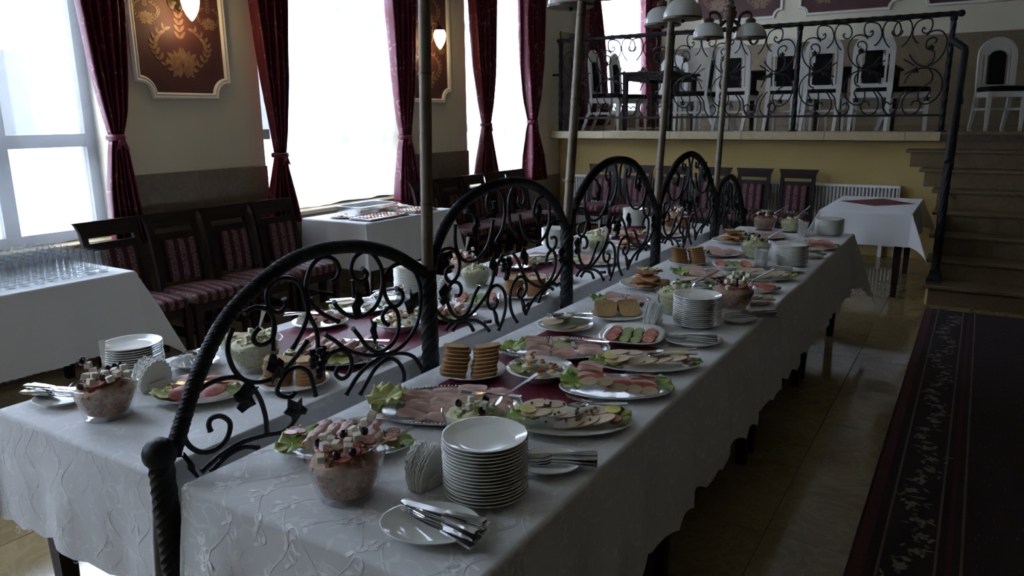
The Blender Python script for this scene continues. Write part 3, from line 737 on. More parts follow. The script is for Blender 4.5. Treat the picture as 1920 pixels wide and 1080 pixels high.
b_ = B(); rnd = random.Random(12)
for i in range(2600):
    x = rnd.uniform(.13, 2.2); y = rnd.uniform(.5, 6.8); b_.box(x-.002, x+.002, y-.012, y+.012, .0101, .0108)
o = part('woven_flecks', b_, var('carpet fleck', (.045,.028,.028), (.07,.045,.04), 60, .95), cp, False); o['kind'] = 'stuff'

# ================================================================ PLATFORM RAILING AND FURNITURE
def iron_leaf(b, c_, ax, up, s, out):
    """five-lobed vine leaf, c_ centre, in plane (ax, up), pushed out"""
    ax, up, out = Vector(ax), Vector(up), Vector(out); c_ = Vector(c_)
    rad = [1.05, .60, .98, .62, .80, .55, .30, .55, .80, .62, .98, .60]; n_ = len(rad); vs = []
    for k in range(n_):
        a = pi/2+2*pi*k/n_; r_ = rad[k]*s; vs.append(c_+ax*(r_*cos(a)*.85)+up*(r_*sin(a))+out*(.010+.006*cos(3*a)))
    top = c_+out*.018; bot = c_-out*.002
    v = [tuple(q) for q in vs]+[tuple(q-out*.004) for q in vs]+[tuple(top), tuple(bot)]
    f = [(k, (k+1) % n_, 2*n_) for k in range(n_)]+[(n_+(k+1) % n_, n_+k, 2*n_+1) for k in range(n_)]+[((k+1) % n_, k, n_+k, n_+(k+1) % n_) for k in range(n_)]
    b.add(v, f)
def trz(pts, ox, oy, sc, plane, val):
    fn = onx if plane == 'x' else ony
    return [fn(ox+x/sc, oy+y/sc, val) for x, y in pts]
RY = 9.07
rl = thing('platform_railing', 'black wrought iron railing with scrolls along the raised platform edge', 'railing', (-2.63, RY, ZP))
px_ = [-4.88, -3.34, -1.86, -.38]
def loc(p): return (p[0]+2.63, p[1]-RY, p[2]-ZP)
rail = []
n_ = 120
rs = []
for i in range(n_+1):
    x = lerp(-4.93, -.33, i/n_); rs.append([(x+2.63, .026*cos(2*pi*j/8+i*.5)*(1+.10*(j % 2)), 1.165+.026*sin(2*pi*j/8+i*.5)*(1+.10*(j % 2))) for j in range(8)])
part('top_rail', B().rings(rs), M_['iron'], rl)
part('rail_knob', B().ball((-.33+2.63+.01, 0, 1.165), .036, 12), M_['iron'], rl)
part('bottom_rail', B().box(-4.88+2.63, -.38+2.63, -.008, .008, .155, .18), M_['iron'], rl, False)
for x in px_:
    part('post', B().rings([[(x+2.63+.027*cos(2*pi*j/8+i*.35)*(1+.08*(j % 2)), .027*sin(2*pi*j/8+i*.35)*(1+.08*(j % 2)), 1.10*i/40) for j in range(8)] for i in range(41)]), M_['iron'], rl)
    part('post_cap', B().ball((x+2.63, 0, 1.12), .036, 10), M_['iron'], rl)
    part('post_foot', B().lathe([(0,0),(.05,0),(.05,.008),(.03,.016),(0,.016)], 12, M=Matrix.Translation((x+2.63,0,0))), M_['iron'], rl)
scr = [[(435,265),(455,250),(460,275),(430,295),(395,280),(385,240),(400,200),(450,185),(510,205),(535,260),(525,310),(490,350),(470,360)],
 [(640,250),(620,260),(640,285),(680,280),(700,240),(680,190),(630,170),(575,185),(545,240),(550,300),(580,350),(605,372)],
 [(345,375),(330,350),(355,330),(390,335),(410,360),(400,400),(360,415),(330,440),(330,490),(365,525)],
 [(420,310),(380,285),(310,290),(260,340),(250,400),(270,460),(320,510),(380,530),(450,510),(500,470),(530,435)],
 [(540,575),(470,545),(380,540),(300,560),(240,620),(228,690),(250,750),(310,790),(370,785),(400,740),(395,690),(350,670),(310,700),(330,740)],
 [(350,550),(315,590),(320,640),(360,660)],
 [(460,675),(510,740),(515,810),(470,860),(410,865),(370,820),(380,775),(430,770),(440,800)],
 [(470,520),(520,490),(570,465)], [(470,550),(510,590),(530,640)],
 [(505,690),(550,740),(560,810),(600,860),(650,850),(680,800),(650,770),(620,790)]]
base = [trz(c_, 1440, 0, 4.0, 'y', RY) for c_ in scr]
bx0, bw = -1.86, 1.48
for bay in range(3):
    X0, X1 = px_[bay]+.03, px_[bay+1]-.03; cw = (X1-X0)/3
    for col in range(3):
        mir = (col == 2)
        ob = B()
        for c_ in base:
            pts = []
            for p in c_:
                u = (p.x-(bx0+.02))/(bw/3*1.15); u = 1-u if mir else u
                pts.append((X0+cw*(col+u)+2.63, 0, min(1.135, max(.18, p.z-ZP))))
            ob.tube(smooth_path(pts, 3), .0075, 6)
        part('scroll', ob, M_['iron'], rl)
        for (lu, lz) in ((.30, .84), (.55, .62), (.28, .33)):
            lu2 = 1-lu if mir else lu; lb = B(); iron_leaf(lb, (0, 0, 0), (1,0,0), (0,0,1), .045, (0,-1,0))
            part('vine_leaf', lb, M_['iron'], rl, False, loc=(X0+cw*(col+lu2)+2.63, 0, lz))
part('wall_bracket', B().box(-5.0+2.63, -4.86+2.63, -.008, .008, .72, .745), M_['iron'], rl, False)
# stair rail
sr = thing('stair_railing', 'heavy black iron handrail and newel running down the marble steps', 'railing', (-.22, 7.2, RS))
part('newel', B().rings([[(.035*cos(2*pi*j/8+i*.3), .035*sin(2*pi*j/8+i*.3), i*.05) for j in range(8)] for i in range(21)]), M_['iron'], sr)
part('newel_foot', B().rings([[(-h,-h,z),(h,-h,z),(h,h,z),(-h,h,z)] for z, h in ((0,.06),(.02,.06),(.06,.042),(.10,.038))]), M_['iron'], sr, False)
hp = [(0,0,1.0), (0,.1,1.07), (-.02,1.60,1.98), (-.03,1.68,2.03), (-.155,1.84,2.13)]
part('handrail', B().tube([Vector(p) for p in hp], .034, 10), M_['iron'], sr)
part('bottom_bar', B().tube([(0,.10,.16), (-.02,1.70,1.14)], .012, 6), M_['iron'], sr)
for k in range(4):
    y = .35+.38*k; z = y*.612; b_ = B()
    b_.tube([(0, y+q[0]*.9, z+.56+q[1]) for q in spiral(0, .14, .02, .15, 90, 560, 22)], .007, 6); b_.tube([(0, y+q[0]*.9, z+.56-q[1]) for q in spiral(0, .14, .02, .15, 90, 560, 22)], .007, 6)
    part('scroll', b_, M_['iron'], sr)
    lb = B(); iron_leaf(lb, (0, y+.12, z+.60), (0,1,0), (0,0,1), .05, (1,0,0)); part('vine_leaf', lb, M_['iron'], sr, False)
for k in range(3): part('baluster', B().tube([(0,.40+.45*k,.22+.275*k), (0,.40+.45*k,1.22+.275*k)], .010, 6), M_['iron'], sr)

# white arched chairs
def make_white_chair():
    t = thing('white_chair', 'x', 'chair')
    part('seat', cushion(.43, .42, .06, crown=.012), M_['blackleather'], t, ang=60, loc=(0, -.01, .43))
    part('seat_rail', B().box(-.20, .20, -.205, -.18, .365, .43).box(-.18, .18, .17, .195, .365, .43).box(-.20, -.175, -.2, .19, .365, .43).box(.175, .20, -.2, .19, .365, .43), M_['whitewood'], t, False)
    for s_ in (-1, 1):
        part('leg', B().rings([[(s_*.185+a*h, -.19+c_*h-.02*(.43-z), z) for a, c_ in ((-1,-1),(1,-1),(1,1),(-1,1))] for z, h in ((0,.016),(.2,.02),(.43,.025))]), M_['whitewood'], t, False)
        part('leg', B().rings([[(s_*.185+a*h, .185+c_*h+.13*(1-z/.43)**1.5, z) for a, c_ in ((-1,-1),(1,-1),(1,1),(-1,1))] for z, h in ((0,.018),(.12,.02),(.25,.023),(.43,.025))]), M_['whitewood'], t, False)
        part('stretcher', B().box(s_*.186-.012, s_*.186+.012, -.19, .24, .21, .24), M_['whitewood'], t, False)
    part('stretcher', B().box(-.18, .18, -.01, .015, .212, .238), M_['whitewood'], t, False)
    arch = [(-.185, .43), (-.188, .70)] + [(-.188*cos(pi*i/14), .86+.19*sin(pi*i/14)) for i in range(15)] + [(.188, .70), (.185, .43)]
    back = lambda z: .185+.10*max(0, z-.43)**1.2
    rs = []
    for i, (x, z) in enumerate(arch):
        a = Vector(arch[max(i-1,0)]); c_ = Vector(arch[min(i+1,len(arch)-1)]); d = (c_-a).normalized(); nx, nz = -d.y, d.x
        hw_ = .028; rs.append([(x-nx*hw_, back(z)-.016, z-nz*hw_), (x+nx*hw_, back(z)-.016, z+nz*hw_), (x+nx*hw_, back(z)+.016, z+nz*hw_), (x-nx*hw_, back(z)+.016, z-nz*hw_)])
    part('back_frame', B().rings(rs), M_['whitewood'], t, False)
    part('crest', B().prism([(-.15, .87), (.15, .87), (.13, .95), (.08, 1.0), (0, 1.025), (-.08, 1.0), (-.13, .95)], -.012, .012, M=Matrix(((1,0,0,0),(0,0,1,.245),(0,1,0,0),(0,0,0,1)))), M_['whitewood'], t, False)
    for s_ in (-1, 1): part('slat', B().rings([[(s_*.128-.012, back(z)-.008, z), (s_*.128+.012, back(z)-.008, z), (s_*.128+.012, back(z)+.008, z), (s_*.128-.012, back(z)+.008, z)] for z in (.50, .7, .9)]), M_['whitewood'], t, False)
    out = [(-.088, .52), (.088, .52), (.088, .86), (.07, .895), (.035, .915), (0, .92), (-.035, .915), (-.07, .895), (-.088, .86)]
    q = B(); q.rings([[(x, back(z)-d_, z) for x, z in out] for d_ in (.028, -.028)]); part('back_pad', q, M_['blackleather'], t, False)
    part('lower_rail', B().box(-.18, .18, back(.5)-.012, back(.5)+.012, .475, .525), M_['whitewood'], t, False)
    return t
wc = make_white_chair(); wcc = tree_copier(wc); _wf = [True]
def place_white(x, y, rz, lab):
    o = wc if _wf[0] else wcc(); _wf[0] = False
    o.location = (x, y, ZP); o.rotation_euler = (0, 0, R(rz)); o['label'] = lab; o['group'] = 'white platform chairs'
# backs turned to the railing: chair faces +y  (rz 180 -> front towards +y)
place_white(-2.70, 9.75, 176, 'white arched chair with black pad turned from the railing, beside the double-shade lamp')
place_white(-2.12, 9.85, 180, 'white arched chair with black pad, in the row behind the railing, second from the lamp')
place_white(-1.66, 9.75, 178, 'white arched chair with black pad directly behind the third railing bay')
place_white(-1.13, 9.62, 182, 'white arched chair with black pad closest to the railing, clear of the posts')
place_white(-.80, 10.15, 95, 'white chair seen side-on at the stairs end of the railing')
place_white(.12, 10.9, 20, 'white arched chair alone at the top of the stairs')
place_white(.75, 10.75, 95, 'white chair beyond the one at the stair top, beside a black table')
place_white(-4.46, 9.70, 96, 'white chair side-on before the red drape at the nearby table, railing side')
place_white(-4.44, 10.35, 95, 'white chair side-on before the red drape at the nearby table, window side')
place_white(-3.28, 9.75, -80, 'white chair side-on to the stairs side of the platform table by the drape, railing side')
place_white(-3.22, 10.4, -84, 'white chair side-on to the stairs side of the platform table by the drape, far side')
place_white(-4.05, 11.0, 10, 'white chair facing the room behind the platform table by the drape, beside the window')
place_white(-1.45, 11.75, 4, 'white chair facing the room behind the black table of the third railing bay')
place_white(-2.2, 11.7, -4, 'white chair facing the room near the far wall, behind the white chair row')
def plat_table(lab, x0, x1, y0, y1):
    t = make_table('platform_table', lab, x0, x1, y0, y1, 'black platform tables', .76); t.location.z = ZP; return t
plat_table('black table on the platform beside the red drape and window', -4.25, -3.52, 9.55, 10.75)
plat_table('black table on the platform behind the row of white chairs', -2.75, -1.95, 10.35, 11.35)
plat_table('black table on the platform behind the third railing bay', -1.62, -.98, 10.35, 11.35)
plat_table('black table on the platform at the top of the stairs', .42, 1.4, 11.2, 12.2)
# small planters on the platform tables
def planter(x, y, lab):
    t = thing('flower_bowl', lab, 'planter', (x, y, ZP+.76), group='dark flower bowls on platform tables')
    part('bowl', B().lathe([(0,0),(.05,0),(.06,.01),(.085,.07),(.08,.075),(0,.07)], 14), M_['iron'], t)
    for k in range(9):
        a = k*2.4; lf = B(); lf.thick(lambda u, v: ((.02+.09*v)*cos(a)+.02*(u-.5)*sin(a)*sin(pi*v), (.02+.09*v)*sin(a)-.02*(u-.5)*cos(a)*sin(pi*v), .07+.09*v-.05*v*v), 3, 5, .001)
        part('leaf', lf, M_['dleaf'], t)
M_['dleaf'] = var('dark green leaf', (.015,.03,.012), (.03,.05,.02), 20, .6)
planter(-2.35, 10.8, 'dark flower bowl on the black table behind the white chair row'); planter(-1.3, 10.7, 'dark flower bowl on the black table behind the third railing bay')
# folded napkins on the platform table by the drape
for k, (x, y, nl) in enumerate(((-4.05, 9.95, 'railing side'), (-3.75, 10.25, 'far side'))):
    t = part('folded_napkin', B().thick(lambda u, v: (.12*(u-.5), .05*(v-.5), .075*sin(pi*u)**.6*(1-.5*v)+.002), 10, 4, .003), M_['paper'], None, loc=(x, y, ZP+.76)); tag(t, f'white folded napkin standing on the platform table by the red drape, {nl}', 'napkin', 'folded napkins on the platform table')

# ================================================================ IRON TRELLIS BETWEEN THE BUFFETS
FX = -1.575
POSTS = [(.93, .80), (1.965, 1.075), (2.995, 1.105), (4.12, 1.08), (5.27, 1.05), (6.03, .80)]
tl = thing('iron_trellis', 'black wrought iron trellis of arched vine panels between the buffet tables', 'trellis', (FX, 0, 0))
def twist(b, pts, r_, n=8, tw=.9, amp=.10):
    pts = [Vector(p) for p in pts]; rs = []
    for i, p in enumerate(pts):
        t = (pts[min(i+1,len(pts)-1)]-pts[max(i-1,0)]).normalized(); a = Vector((1,0,0)); c_ = t.cross(a).normalized()
        rs.append([tuple(p+(a*cos(2*pi*j/n+i*tw)+c_*sin(2*pi*j/n+i*tw))*r_*(1+amp*(1 if j % 2 else -1))) for j in range(n)])
    b.rings(rs); return b
for k, (y, zt) in enumerate(POSTS):
    rad = .030 if k in (0, 5) else .031
    part('post', twist(B(), [(0, y, z*zt/120) for z in range(121)], rad, 8, .22, .02), M_['iron'], tl, ang=30)
    part('post_foot', B().lathe([(0,0),(.06,0),(.06,.01),(.04,.03),(0,.03)], 14, M=Matrix.Translation((0, y, 0))), M_['iron'], tl)
    if k in (0, 5): part('ball_finial', B().ball((0, y, zt+.018), .040, 16), M_['iron'], tl)
ARCH = [[(.962,.80),(.975,.829),(1.055,.981),(1.159,1.106),(1.323,1.194),(1.46,1.222),(1.598,1.215),(1.70,1.193),(1.80,1.156),(1.94,1.074)],
        [(1.985,1.08),(2.03,1.17),(2.124,1.255),(2.28,1.315),(2.45,1.335),(2.60,1.328),(2.75,1.285),(2.88,1.205),(2.975,1.10)],
        [(3.015,1.10),(3.10,1.21),(3.25,1.31),(3.42,1.36),(3.58,1.365),(3.75,1.335),(3.90,1.25),(4.02,1.14),(4.10,1.06)],
        [(4.14,1.06),(4.25,1.18),(4.42,1.29),(4.60,1.338),(4.74,1.338),(4.90,1.29),(5.05,1.20),(5.18,1.09),(5.25,1.02)],
        [(5.29,1.03),(5.38,1.09),(5.50,1.125),(5.64,1.13),(5.78,1.08),(5.90,.98),(5.98,.87),(6.01,.80)]]
for a in ARCH:
    part('arch', twist(B(), smooth_path([(0, y, z) for y, z in a], 26), .0208, 8, .5, .018), M_['iron'], tl, ang=30)
S1 = lambda pts: trz(pts, 280, 440, 2.25, 'x', FX)
S4 = lambda pts: trz(pts, 400, 460, 3.856, 'x', FX)
P1 = [S1([(258,828),(250,800),(262,775),(300,765),(335,785),(340,820),(320,870),(270,910),(210,915),(160,880),(142,820),(150,760),(180,690),(230,640),(290,612),(350,602),(400,612),(440,650),(470,700),(490,770),(495,835)]),
 S4([(330,600),(290,650),(300,700),(350,720),(410,690),(440,630),(440,560),(420,500),(380,460),(300,450),(220,490)]), S4([(440,560),(432,650),(430,760)]),
 S4([(140,600),(105,700),(110,800),(150,900),(220,970),(320,990),(430,960),(520,890),(600,800),(680,690)]),
 S4([(510,385),(525,430),(490,480),(440,480),(400,440),(385,370),(400,310),(440,260),(490,240),(560,240),(620,275),(655,350),(690,500),(740,600),(755,700),(750,760)]),
 S4([(845,270),(890,240),(910,180),(890,120),(840,85),(770,90),(710,150),(680,230),(670,300),(685,400),(680,500),(650,600),(600,700),(570,750)]),
 S4([(700,380),(720,430),(800,500),(905,550)]),
 S4([(1075,165),(1110,200),(1100,240),(1060,258),(1015,230),(995,170),(1020,90),(1095,40),(1150,60),(1210,150),(1225,250),(1210,350),(1180,430),(1120,490),(1040,520),(960,500),(900,450),(870,410)]), S4([(1010,250),(1016,320),(1020,380)]),
 S4([(1320,310),(1360,330),(1370,380),(1340,430),(1300,440),(1260,400),(1235,330),(1240,250),(1250,200),(1300,150),(1370,130),(1440,170),(1490,270),(1500,380),(1490,500),(1460,600),(1400,690),(1320,760),(1200,795),(1080,790),(960,750),(880,690),(800,640)]),
 S4([(1265,575),(1230,545),(1225,500),(1260,455),(1305,452),(1335,500),(1340,600),(1310,690),(1250,750),(1180,770),(1110,730),(1050,650),(1010,600)]),
 S4([(905,880),(885,930),(930,965),(980,930),(1000,850),(980,790),(920,755),(850,780),(800,840)]),
 S4([(590,1060),(560,1095),(500,1090),(462,1060),(480,990),(540,910),(620,880),(690,920),(720,1000),(740,1090)]),
 S4([(960,1080),(1040,950),(1130,860),(1240,800),(1350,780),(1440,800),(1490,860),(1520,920)]), S4([(1060,1080),(1110,990),(1170,890),(1240,830),(1300,820),(1350,860),(1380,930),(1375,990)]),
 S1([(220,1000),(300,930),(380,880),(470,850),(560,835),(640,835)]), S1([(260,1000),(330,930),(400,895),(460,900)]), S1([(560,835),(600,800),(640,740)])]
L1 = [S1([(385,690)])[0], S1([(165,975)])[0], S4([(430,860)])[0], S4([(1020,420)])[0], S4([(1140,590)])[0], S4([(1420,420)])[0], S4([(1185,1060)])[0], S1([(610,740)])[0]]
G1 = [S4([(750,830)])[0]]
S5 = lambda pts: trz(pts, 800, 460, 6.748, 'x', FX)
S6 = lambda pts: trz(pts, 780, 270, 3.724, 'x', FX)
P2 = [S5([(330,270),(270,290),(240,350),(250,420),(290,460),(340,450),(390,380),(415,280),(410,180),(370,90),(310,40),(230,45),(170,90)]),
 S5([(370,640),(410,630),(435,580),(430,520),(390,470),(330,470),(300,500),(270,560),(260,680),(290,800),(350,890),(430,910),(500,870),(560,760),(600,640),(660,520)]),
 S5([(60,560),(70,700),(110,800),(180,890),(280,950),(400,960),(500,920),(600,830),(690,720),(770,600),(820,480),(850,380),(890,260),(960,120)]),
 S5([(855,675),(890,690),(885,750),(850,800),(800,790),(770,720),(780,620),(820,540),(880,505),(940,530),(985,600),(1000,700),(990,830),(960,950),(910,1075)]),
 S5([(245,1075),(300,1000),(400,950),(500,945),(620,950),(720,1000),(790,1080)]), S5([(330,1075),(400,990),(460,985),(540,1000),(590,1075)]),
 S6([(340,470),(390,480),(420,540),(415,600),(380,640),(345,620)]), S6([(275,560),(272,660),(285,740),(330,810),(390,820),(450,785),(500,710),(525,620),(540,530)]),
 S6([(540,400),(545,450),(515,475),(493,430),(505,360),(540,325),(580,320),(612,380),(620,480),(605,590),(575,650),(555,690)]),
 S5([(740,970),(780,968),(805,960)])]
L2 = [S5([(185,630)])[0], S5([(850,920)])[0], S5([(820,250)])[0], S6([(400,580)])[0]]
G2 = [S5([(995,270)])[0]]
def scrolls(curves, leaves, grapes, fy, zs=1.0, zo=0.0):
    for c_ in curves:
        pts = smooth_path([(0, fy(p.y), .75+(p.z-.75)*zs+zo) for p in c_], 4)
        n_ = len(pts); rr = [.0070*(1.25 if i in (0, n_-1) else 1) for i in range(n_)]
        part('scroll', B().tube(pts, rr, 7, nrm=(1,0,0)), M_['iron'], tl, ang=60)
    for i, p in enumerate(leaves):
        b_ = B(); iron_leaf(b_, (.004, 0, 0), (0, cos(i*1.3), sin(i*1.3)*.6), (0, -sin(i*1.3)*.6, cos(i*1.3)) if False else (0,0,1), .052, (1,0,0))
        part('vine_leaf', b_, M_['iron'], tl, False, loc=(0, fy(p.y), .75+(p.z-.75)*zs+zo), rot=(R((-70, 30, 160, 200, 180, 10)[i % 6]), 0, 0))
    for p in grapes:
        b_ = B(); y0, z0 = fy(p.y), .75+(p.z-.75)*zs+zo
        for r_, row in enumerate((3, 4, 3, 2, 1)):
            for k in range(row): b_.ball((.004+.012*((k+r_) % 2), y0+(k-(row-1)/2)*.021, z0+.030-.019*r_), .0125, 8)
        part('grape_cluster', b_, M_['iron'], tl)
scrolls(P1, L1, G1, lambda y: y)
ym = (1.965+2.995)/2
for k in (1, 2, 3):
    a, c_ = POSTS[k][0], POSTS[k+1][0]; sc_ = (c_-a)/(2.995-1.965); zs = (1.0, 1.08, 1.03)[k-1]
    scrolls(P2, L2, G2, lambda y: a+(y-1.965)*sc_, zs); scrolls(P2, L2, [], lambda y: c_-(y-1.965)*sc_, zs)
s5 = (6.03-5.27)/(1.965-.93)
scrolls([c_ for i, c_ in enumerate(P1) if i not in (4, 8, 12)], L1[:5], [], lambda y: 6.03-(y-.93)*s5, .74)
part('bottom_rail', B().box(-.010, .010, .93, 6.03, .60, .622), M_['iron'], tl, False)

# ================================================================ LAMPS ON POLES
def lamp(k, y, z0, top, dy, ang, lab):
    t = thing('pole_lamp', lab, 'lamp', (FX, y, z0), group='lamps standing in the trellis posts')
    L = top-z0; pts = [(0, dy*i/24, L*i/24) for i in range(25)]
    part('pole', B().tube(pts, .0205, 12), M_['bamboo'], t)
    for q in (.18, .52, .86): part('pole_ring', B().tube([(0, dy*q-.0004, L*q-.004), (0, dy*q+.0004, L*q+.004)], .0222, 12), M_['bronze'], t)
    h = part('lamp_head', B().lathe([(0,-.02),(.022,-.015),(.026,.02),(.042,.06),(.046,.085),(.034,.10),(.038,.115),(.022,.135),(.026,.15),(.010,.175),(.014,.19),(0,.205)], 16, M=Matrix.Translation((0, dy, L))), M_['bronze'], t)
    for sg in (0, pi):
        a = ang+sg; d = Vector((cos(a), sin(a), 0)); o_ = Vector((0, dy, L))
        arm = smooth_path([o_+d*.03+Vector((0,0,.03)), o_+d*.07+Vector((0,0,.0)), o_+d*.05+Vector((0,0,-.04))], 4)[::-1]+smooth_path([o_+d*.06+Vector((0,0,.0)), o_+d*.075+Vector((0,0,.06)), o_+d*.11+Vector((0,0,.085)), o_+d*.145+Vector((0,0,.075)), o_+d*.15+Vector((0,0,.045))], 5)
        part('arm', B().tube(arm, .011, 8), M_['bronze'], t)
        Mx = Matrix.Translation(o_+d*.15+Vector((0,0,-.075)))
        part('shade_cap', B().lathe([(0,.125),(.020,.122),(.034,.11),(.036,.10),(.030,.096),(.036,.09),(0,.09)], 16, M=Mx), M_['bronze'], t)
        part('lamp_shade', B().lathe([(.032,.092),(.062,.080),(.088,.056),(.102,.020),(.106,-.012),(.103,-.012),(.098,.018),(.084,.050),(.060,.073),(.030,.085)], 28, M=Mx), M_['opal'], t, ang=60)
        part('rim_band', B().lathe([(.1035,-.016),(.1075,-.016),(.1085,-.006),(.1055,-.004)], 28, M=Mx), M_['bronze'], t)
        part('bulb', B().lathe([(0,.07),(.012,.06),(.014,.0),(.012,-.03),(0,-.035)], 10, M=Mx), M_['iron'], t)
lamp(1, 1.965, 1.077, 2.33, .05, R(60), 'bronze pole lamp in the trellis post closest to the ball finial, before the tray table')
lamp(2, 2.995, 1.107, 2.17, .14, R(140), 'bronze pole lamp in the second tall trellis post from the ball finial')
lamp(3, 4.12, 1.082, 2.19, .14, R(132), 'bronze pole lamp in the third tall trellis post from the ball finial')
lamp(4, 5.27, 1.052, 2.19, .12, R(38), 'bronze pole lamp in the trellis post closest to the radiator')

# small halogen spot in the platform ceiling (its glint shows on the polished floor)
t = thing('ceiling_spotlight', 'small lit halogen spotlight in the ceiling above the platform', 'ceiling light', (-1.65, 11.55, ZC-.03))
part('housing', B().lathe([(.045,.03),(.06,.028),(.062,.0),(.045,-.004),(.042,.004)], 20), M_['white_metal'], t)
part('lens', B().lathe([(0,.006),(.040,.006),(.040,.010),(0,.010)], 20), emit('halogen lens', (1,.92,.78), 120.0), t)

# ================================================================ DISHES  (kind, id, px, py, width_px, aspect, turn_deg, side, station)
DISH = [
 ('tomato_bowl','r1a',652,926,150,1,0,'R',1), ('platter','r1b',645,832,256,.55,2,'R',1), ('napkins','r1c',802,905,0,1,0,'R',1), ('stack','r1d',911,925,160,1,0,'R',1),
 ('cutlery','r1e',808,980,196,.78,-12,'R',1), ('cutlery','r1f',1008,868,112,1,0,'R',1), ('tray','r1g',838,758,286,.66,0,'R',1), ('green_bowl','r1h',893,795,128,1,0,'R',1),
 ('platter','r1i',1068,788,234,.62,-2,'R',1), ('bread','r1j',886,692,128,1,0,'R',1), ('eggs','r1k',1013,700,130,1,0,'R',1), ('platter','r1l',1157,724,216,.62,-3,'R',1),
 ('tray','r1m',1042,653,206,.66,0,'R',1), ('platter','r1n',1207,683,200,.56,-4,'R',1), ('veg','r1o',1174,632,120,1.12,-18,'R',1), ('platter','r1p',1060,608,108,.95,0,'R',2),
 ('bread2','r2a',1158,588,108,.9,0,'R',2), ('napkins','r2b',1224,612,0,1,0,'R',2), ('stack','r2c',1306,610,95,1,0,'R',2), ('cutlery','r2d',1290,637,114,.8,-6,'R',2),
 ('tray','r2e',1165,561,112,.62,0,'R',2), ('green_bowl','r2f',1268,585,84,1,0,'R',2), ('tomato_bowl','r2g',1374,580,80,1,0,'R',2), ('cutlery','r2h',1368,600,70,1,0,'R',2),
 ('pizza','r2i',1195,527,130,.95,0,'R',2), ('tray','r2j',1330,513,110,.8,0,'R',2), ('platter','r2k',1290,530,84,.8,0,'R',2), ('platter','r2l',1430,517,118,.6,-4,'R',2),
 ('platter','r2m',1405,541,116,.55,-4,'R',2), ('platter','r2n',1425,562,80,.55,-4,'R',2),
 ('bread','r3a',1291,489,84,1,0,'R',3), ('tray','r3b',1350,474,80,.85,0,'R',3), ('veg','r3c',1375,497,76,1.0,-10,'R',3), ('green_bowl','r3d',1416,484,62,1,0,'R',3),
 ('napkins','r3e',1426,500,0,1,0,'R',3), ('stack','r3f',1480,497,72,1,0,'R',3), ('cutlery','r3g',1450,508,84,.7,-4,'R',3), ('pizza','r3h',1365,449,90,1,0,'R',3),
 ('tray','r3i',1420,443,84,.8,0,'R',3), ('platter','r3j',1538,462,66,.9,0,'R',3), ('platter','r3k',1530,479,56,.8,0,'R',3),
 ('tomato_bowl','r4a',1435,429,46,1,0,'R',4), ('green_bowl','r4b',1480,434,42,1,0,'R',4), ('napkins','r4c',1505,442,0,1,0,'R',4), ('stack','r4d',1555,437,58,1,0,'R',4),
 ('tomato_bowl','l1a',204,778,116,1,0,'L',1), ('cutlery','l1b',118,744,92,.9,0,'L',1), ('stack','l1c',230,688,122,1,0,'L',1), ('napkins','l1d',288,728,0,1,0,'L',1),
 ('cutlery','l1e',350,690,84,.9,0,'L',1), ('platter','l1f',378,736,165,.72,4,'L',1), ('green_bowl','l1g',482,690,108,1,0,'L',1), ('platter','l1h',448,647,86,.9,0,'L',1),
 ('bread','l1i',552,712,132,1,0,'L',1), ('tray','l1j',632,662,198,.72,0,'L',1), ('platter','l1k',600,602,106,.9,0,'L',1), ('platter','l1l',676,577,106,.75,0,'L',1), ('eggs','l1m',750,610,104,1,0,'L',1),
 ('stack','l2a',768,540,56,1,0,'L',2), ('cutlery','l2b',728,557,70,.9,0,'L',2), ('napkins','l2c',828,556,0,1,0,'L',2), ('tomato_bowl','l2d',850,512,58,1,0,'L',2), ('green_bowl','l2e',893,535,62,1,0,'L',2),
 ('veg','l2f',894,561,92,1,0,'L',2), ('tray','l2g',836,590,120,.66,0,'L',2), ('bread','l2h',985,549,92,1,0,'L',2), ('tray','l2i',1020,522,110,.7,0,'L',2), ('platter','l2j',972,497,70,.9,0,'L',2), ('platter','l2k',1036,489,60,.9,0,'L',2),
 ('stack','l3a',1042,462,42,1,0,'L',3), ('napkins','l3b',1078,474,0,1,0,'L',3), ('green_bowl','l3c',1122,470,50,1,0,'L',3), ('tray','l3d',1112,489,94,.8,0,'L',3), ('pizza','l3e',1182,458,84,1,0,'L',3), ('tray','l3f',1150,438,80,.8,0,'L',3),
 ('stack','l4a',1190,424,42,1,0,'L',4), ('napkins','l4b',1220,432,0,1,0,'L',4), ('tray','l4c',1275,440,92,.8,0,'L',4), ('bread','l4d',1268,422,46,1,0,'L',4), ('tomato_bowl','l4e',1300,410,38,1,0,'L',4),
]
OVR = {'r1o':(-1.055,2.548), 'r3i':(-1.215,5.225), 'r2k':(-1.125,3.515), 'r2j':(-1.195,3.79), 'r2d':(-.835,2.612), 'l2k':(-2.115,3.70), 'l1e':(-2.245,1.495), 'r1f':(-.815,1.458), 'r1h':(-1.04,1.475), 'l1c':(-2.315,1.32), 'l2a':(-2.315,2.77), 'l2d':(-2.315,3.2), 'l4e':(-1.985,5.625), 'l4c':(-1.83,5.0), 'r3k':(-.80,4.62), 'r2i':(-1.345,3.43), 'r3h':(-1.345,4.95),
       'r2n':(-.80,3.33), 'r1n':(-.89,2.275), 'r1l':(-.88,2.01), 'r3g':(-.86,4.09), 'r2l':(-.885,3.875), 'r4a':(-1.30,5.60), 'r4b':(-1.11,5.58), 'r4d':(-.85,5.58), 'r2h':(-.785,3.01), 'l1a':(-2.08,1.09)}
